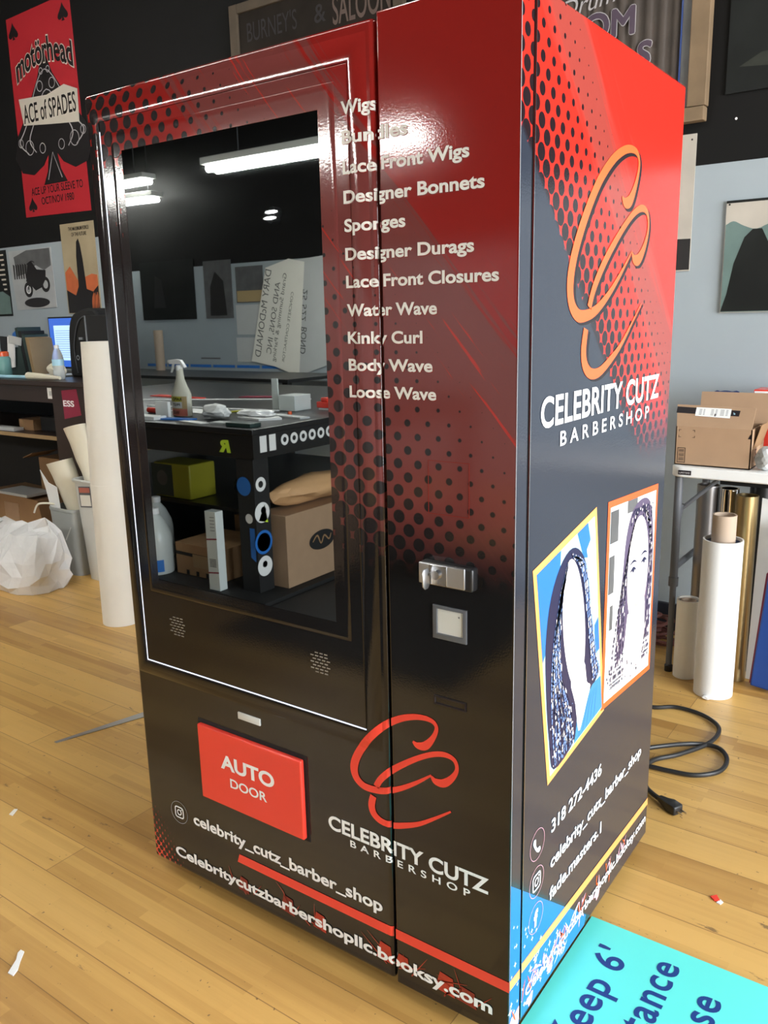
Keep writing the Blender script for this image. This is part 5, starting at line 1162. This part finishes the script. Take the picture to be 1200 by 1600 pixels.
obj('carton', B().box(-2.50, -2.30, -2.62, -1.95, .031, .43), 'card', t, bevel=.003)
ov = lambda o: (lambda u, v: (-2.30+o, u, v))
b = B().flat(ell(-2.24, .24, .11, .055), ov(.0006), 0); b.ribbon([(-2.16, .24, .003), (-2.20, .27, .005), (-2.23, .22, .004), (-2.26, .26, .005), (-2.30, .23, .004), (-2.32, .26, .003)], ov(.0012), 1, 5)
obj('box_print', b, ['matte_black', 'card_dark'], t, smooth=False)
b = crumple((-2.41, -2.30, .515), .2, 41, (.62, 1.75, .42))
tag(obj('kraft_paper', b, 'kraft', loc=(-2.4, -2.3, .44)), 'rumpled kraft paper heaped on the large brown carton', 'paper')
yc = thing('yellow_tub', 'yellow tub on the shelf below the work bench', 'tub', (-3.55, -2.36, .335))
obj('tub_body', B().box(-3.74, -3.40, -2.50, -2.28, .336, .56), 'yellow', yc, bevel=.01)
obj('tub_label', B().disc(-3.66, .46, .05, lambda u, v: (u, -2.2788, v), 24), 'photo_mid', yc, smooth=False)
obj('tub_end', B().box(-3.76, -3.56, -2.498, -2.2792, .345, .55), 'green_dark', yc, smooth=False)
tag(obj('machine_part', crumple((-3.1, -2.5, .42), .09, 51, (1.2, 1, .9)), 'matte_black', loc=(-3.1, -2.5, .335), smooth=False), 'dark bundle on the shelf right of the yellow tub', 'bundle')
tag(obj('white_board', B().box(-2.82, -2.62, -3.05, -3.04, .336, .74), 'paper', loc=(-2.7, -3.04, .34), smooth=False), 'white board leaning under the right side of the work bench', 'board')
# rear wall items
def rposter(label, x0, x1, z0, z1, m, shapes=None, m2=None, name='wall_poster'):
    P = thing(name, label, 'poster', ((x0+x1)/2, RYW, z0))
    obj('sheet', B().box(x0, x1, RYW+.0005, RYW+.006, z0, z1), m, P, smooth=False)
    if shapes:
        b = B()
        for s in shapes: b.flat(s, rw(.0068))
        obj('photo_print', b, m2, P, smooth=False)
    return P
rposter('black wide poster on the rear wall mirrored at the screen left', -7.30, -6.42, 1.47, 2.10, 'photo_dark', [[(-7.1, 1.6), (-6.9, 1.6), (-6.95, 1.9), (-7.05, 1.95)]], 'poster_black')
rposter('dark reddish poster right of the black wide poster on the rear wall', -6.27, -5.86, 1.47, 2.06, 'photo_mid', [[(-6.2, 1.5), (-5.95, 1.5), (-5.98, 1.85), (-6.1, 1.95), (-6.18, 1.8)]], 'poster_black')
rposter('small truck photograph on the rear wall above the paper sheets', -5.80, -5.42, 1.62, 1.98, 'photo_mid', [[(-5.79, 1.63), (-5.43, 1.63), (-5.43, 1.74), (-5.79, 1.74)]], 'label_tan')
rposter('upper white paper sheet on the rear wall below the truck photograph', -5.82, -5.40, 1.30, 1.60, 'grey_paper', name='paper_sheet')
rposter('lower white paper sheet on the rear wall below the upper sheet', -5.84, -5.38, 1.02, 1.27, 'grey_paper', name='paper_sheet')
hp = thing('paper_banner', 'long hand lettered paper hanging aslant on the rear wall', 'banner', (-5.1, RYW, .9))
out = [(-5.36, 1.95), (-5.05, 2.02), (-4.85, 1.98), (-4.98, .90), (-5.10, .92), (-5.30, .98), (-5.62, 1.03)]
obj('sheet', B().prism(out, lambda u, v, h: (u, RYW+.02+h, v), 0, .002), 'offwhite', hp, smooth=False)
ta = radians(14)
def hb(h, x0, z0): return lambda u, v: (x0-v*cos(ta)-u*sin(ta), RYW+h, z0-u*cos(ta)+v*sin(ta))
for t_x, x0, z0, cap, wdt in (('DARY McDONALD', -5.28, 1.92, .085, .88), ('AND SONS, INC', -5.17, 1.80, .07, .72), ('Grand Summing & Parking', -5.08, 1.88, .05, .88), ('CONCRETE CONTRACTOR', -5.0, 1.70, .035, .70)):
    obj('banner_lettering', B().text(t_x, hb(.0228, x0, z0), 0, 0, cap, width=wdt, bold=.0), 'photo_mid', hp, smooth=False)
hp = thing('paper_banner', 'second lettered paper sheet right of the slanted paper on the rear wall', 'banner', (-4.7, RYW, 1.0))
obj('sheet', B().prism([(-5.02, 2.0), (-4.55, 2.03), (-4.62, 1.0), (-4.95, .90), (-5.12, .95)], lambda u, v, h: (u, RYW+.012+h, v), 0, .002), 'grey_paper', hp, smooth=False)
ta = radians(8)
for t_x, x0, z0, cap, wdt in (('25 522', -4.83, 1.72, .06, .30), ('BOND', -4.86, 1.36, .075, .26)):
    obj('banner_lettering', B().text(t_x, hb(.0148, x0, z0), 0, 0, cap, width=wdt, bold=.01), 'photo_mid', hp, smooth=False)
hp = thing('paper_banner', 'third paper sheet at the far right of the rear wall papers', 'banner', (-4.35, RYW, 1.0))
obj('sheet', B().box(-4.60, -4.10, RYW+.004, RYW+.006, 1.0, 2.0), 'grey_paper', hp, smooth=False)
obj('banner_lettering', B().text('NO9B8.87.0', hb(.0070, -4.32, 1.85), 0, 0, .05, width=.55, bold=.01), 'photo_mid', hp, smooth=False)
b = B()
for k in range(6): b.flat([(-7.3+k*.36, .955), (-6.97+k*.36, .955), (-6.97+k*.36, .985), (-7.3+k*.36, .985)], rw(.0010), 0)
for k in range(3): b.flat([(-6.4+k*.55, 1.045), (-6.1+k*.55, 1.045), (-6.1+k*.55, 1.060), (-6.4+k*.55, 1.060)], rw(.0010), 1)
tag(obj('tape_line', b, ['blue', 'photo_mid'], loc=(-6.3, RYW, .96), smooth=False), 'dashed blue line along the rear wall above the side bench', 'tape')
tag(obj('cardboard_tube', B().lathe([(.05, 0), (.05, .43), (.045, .43), (.045, .40)], (-6.78, -4.95, .931), 20), 'core', loc=(-6.78, -4.95, .93)), 'upright brown cardboard tube at the left on the side bench', 'tube')

# ------------------------------------------------------------------ lamps
def tube_lamp(name, label, c, length, ang=0.0, m='lamp', ceil=True):
    t = thing(name, label, 'lamp', c, ang)
    L = length/2
    b = B().box(-L-.04, L+.04, -.09, .09, .035, .085)
    obj('housing', b, 'lgrey_plastic', t, local=True, bevel=.006)
    for dy in (-.045, .045):
        obj('lamp_tube', B().tube([(-L, dy, .008), (L, dy, .008)], .026, 12), m, t, local=True)
    for dx in (-L*.7, L*.7):
        obj('hanger', B().tube([(dx, 0, .085), (dx, 0, RZ-c[2])], .006, 6), 'black', t, local=True)
    return t
GL = 'hanging fluorescent fixtures'
tube_lamp('ceiling_lamp', 'hanging fluorescent lamp mirrored brightest at the top of the screen', (-3.36, -3.5, 2.54), 1.84, m='lamp_bright')
tube_lamp('ceiling_lamp', 'hanging fluorescent lamp mirrored at the screen top left corner', (-7.35, -4.92, 2.87), 1.25, m='lamp_bright')
tube_lamp('ceiling_lamp', 'lower short fluorescent lamp mirrored just under the top left one', (-7.0, -4.98, 2.70), .55, -.1)
tube_lamp('ceiling_lamp', 'overhead fluorescent lamp hanging in front of the machine', (-1.9, -0.75, 3.56), 2.4)
tube_lamp('ceiling_lamp', 'added unseen fluorescent fill lamp hanging above the counter desk', (-4.4, 0.4, 3.6), 2.4)  # added out of view for general ambient light
tube_lamp('ceiling_lamp', 'added unseen fluorescent fill lamp hanging near the right window', (1.8, 0.6, 3.6), 2.4)  # another unseen lamp, added to lift the room's ambient light
t = thing('spot_lamp', 'pair of small round spot lamps mirrored in the middle of the screen', 'lamp', (-5.2, -5.1, 2.4))
for dz in (0, .055):
    h = obj('spot_head', B().tube([(-5.19+dz*.4, -5.195, 2.40+dz), (-5.19+dz*.4, -5.10, 2.40+dz)], .05, 18, 0).rings([[(-5.19+dz*.4+.08*cos(2*pi*j/18), -5.098, 2.40+dz+.014*sin(2*pi*j/18)) for j in range(18)], [(-5.19+dz*.4+.08*cos(2*pi*j/18), -5.094, 2.40+dz+.014*sin(2*pi*j/18)) for j in range(18)]], 1), ['black', 'lamp_small'], t)
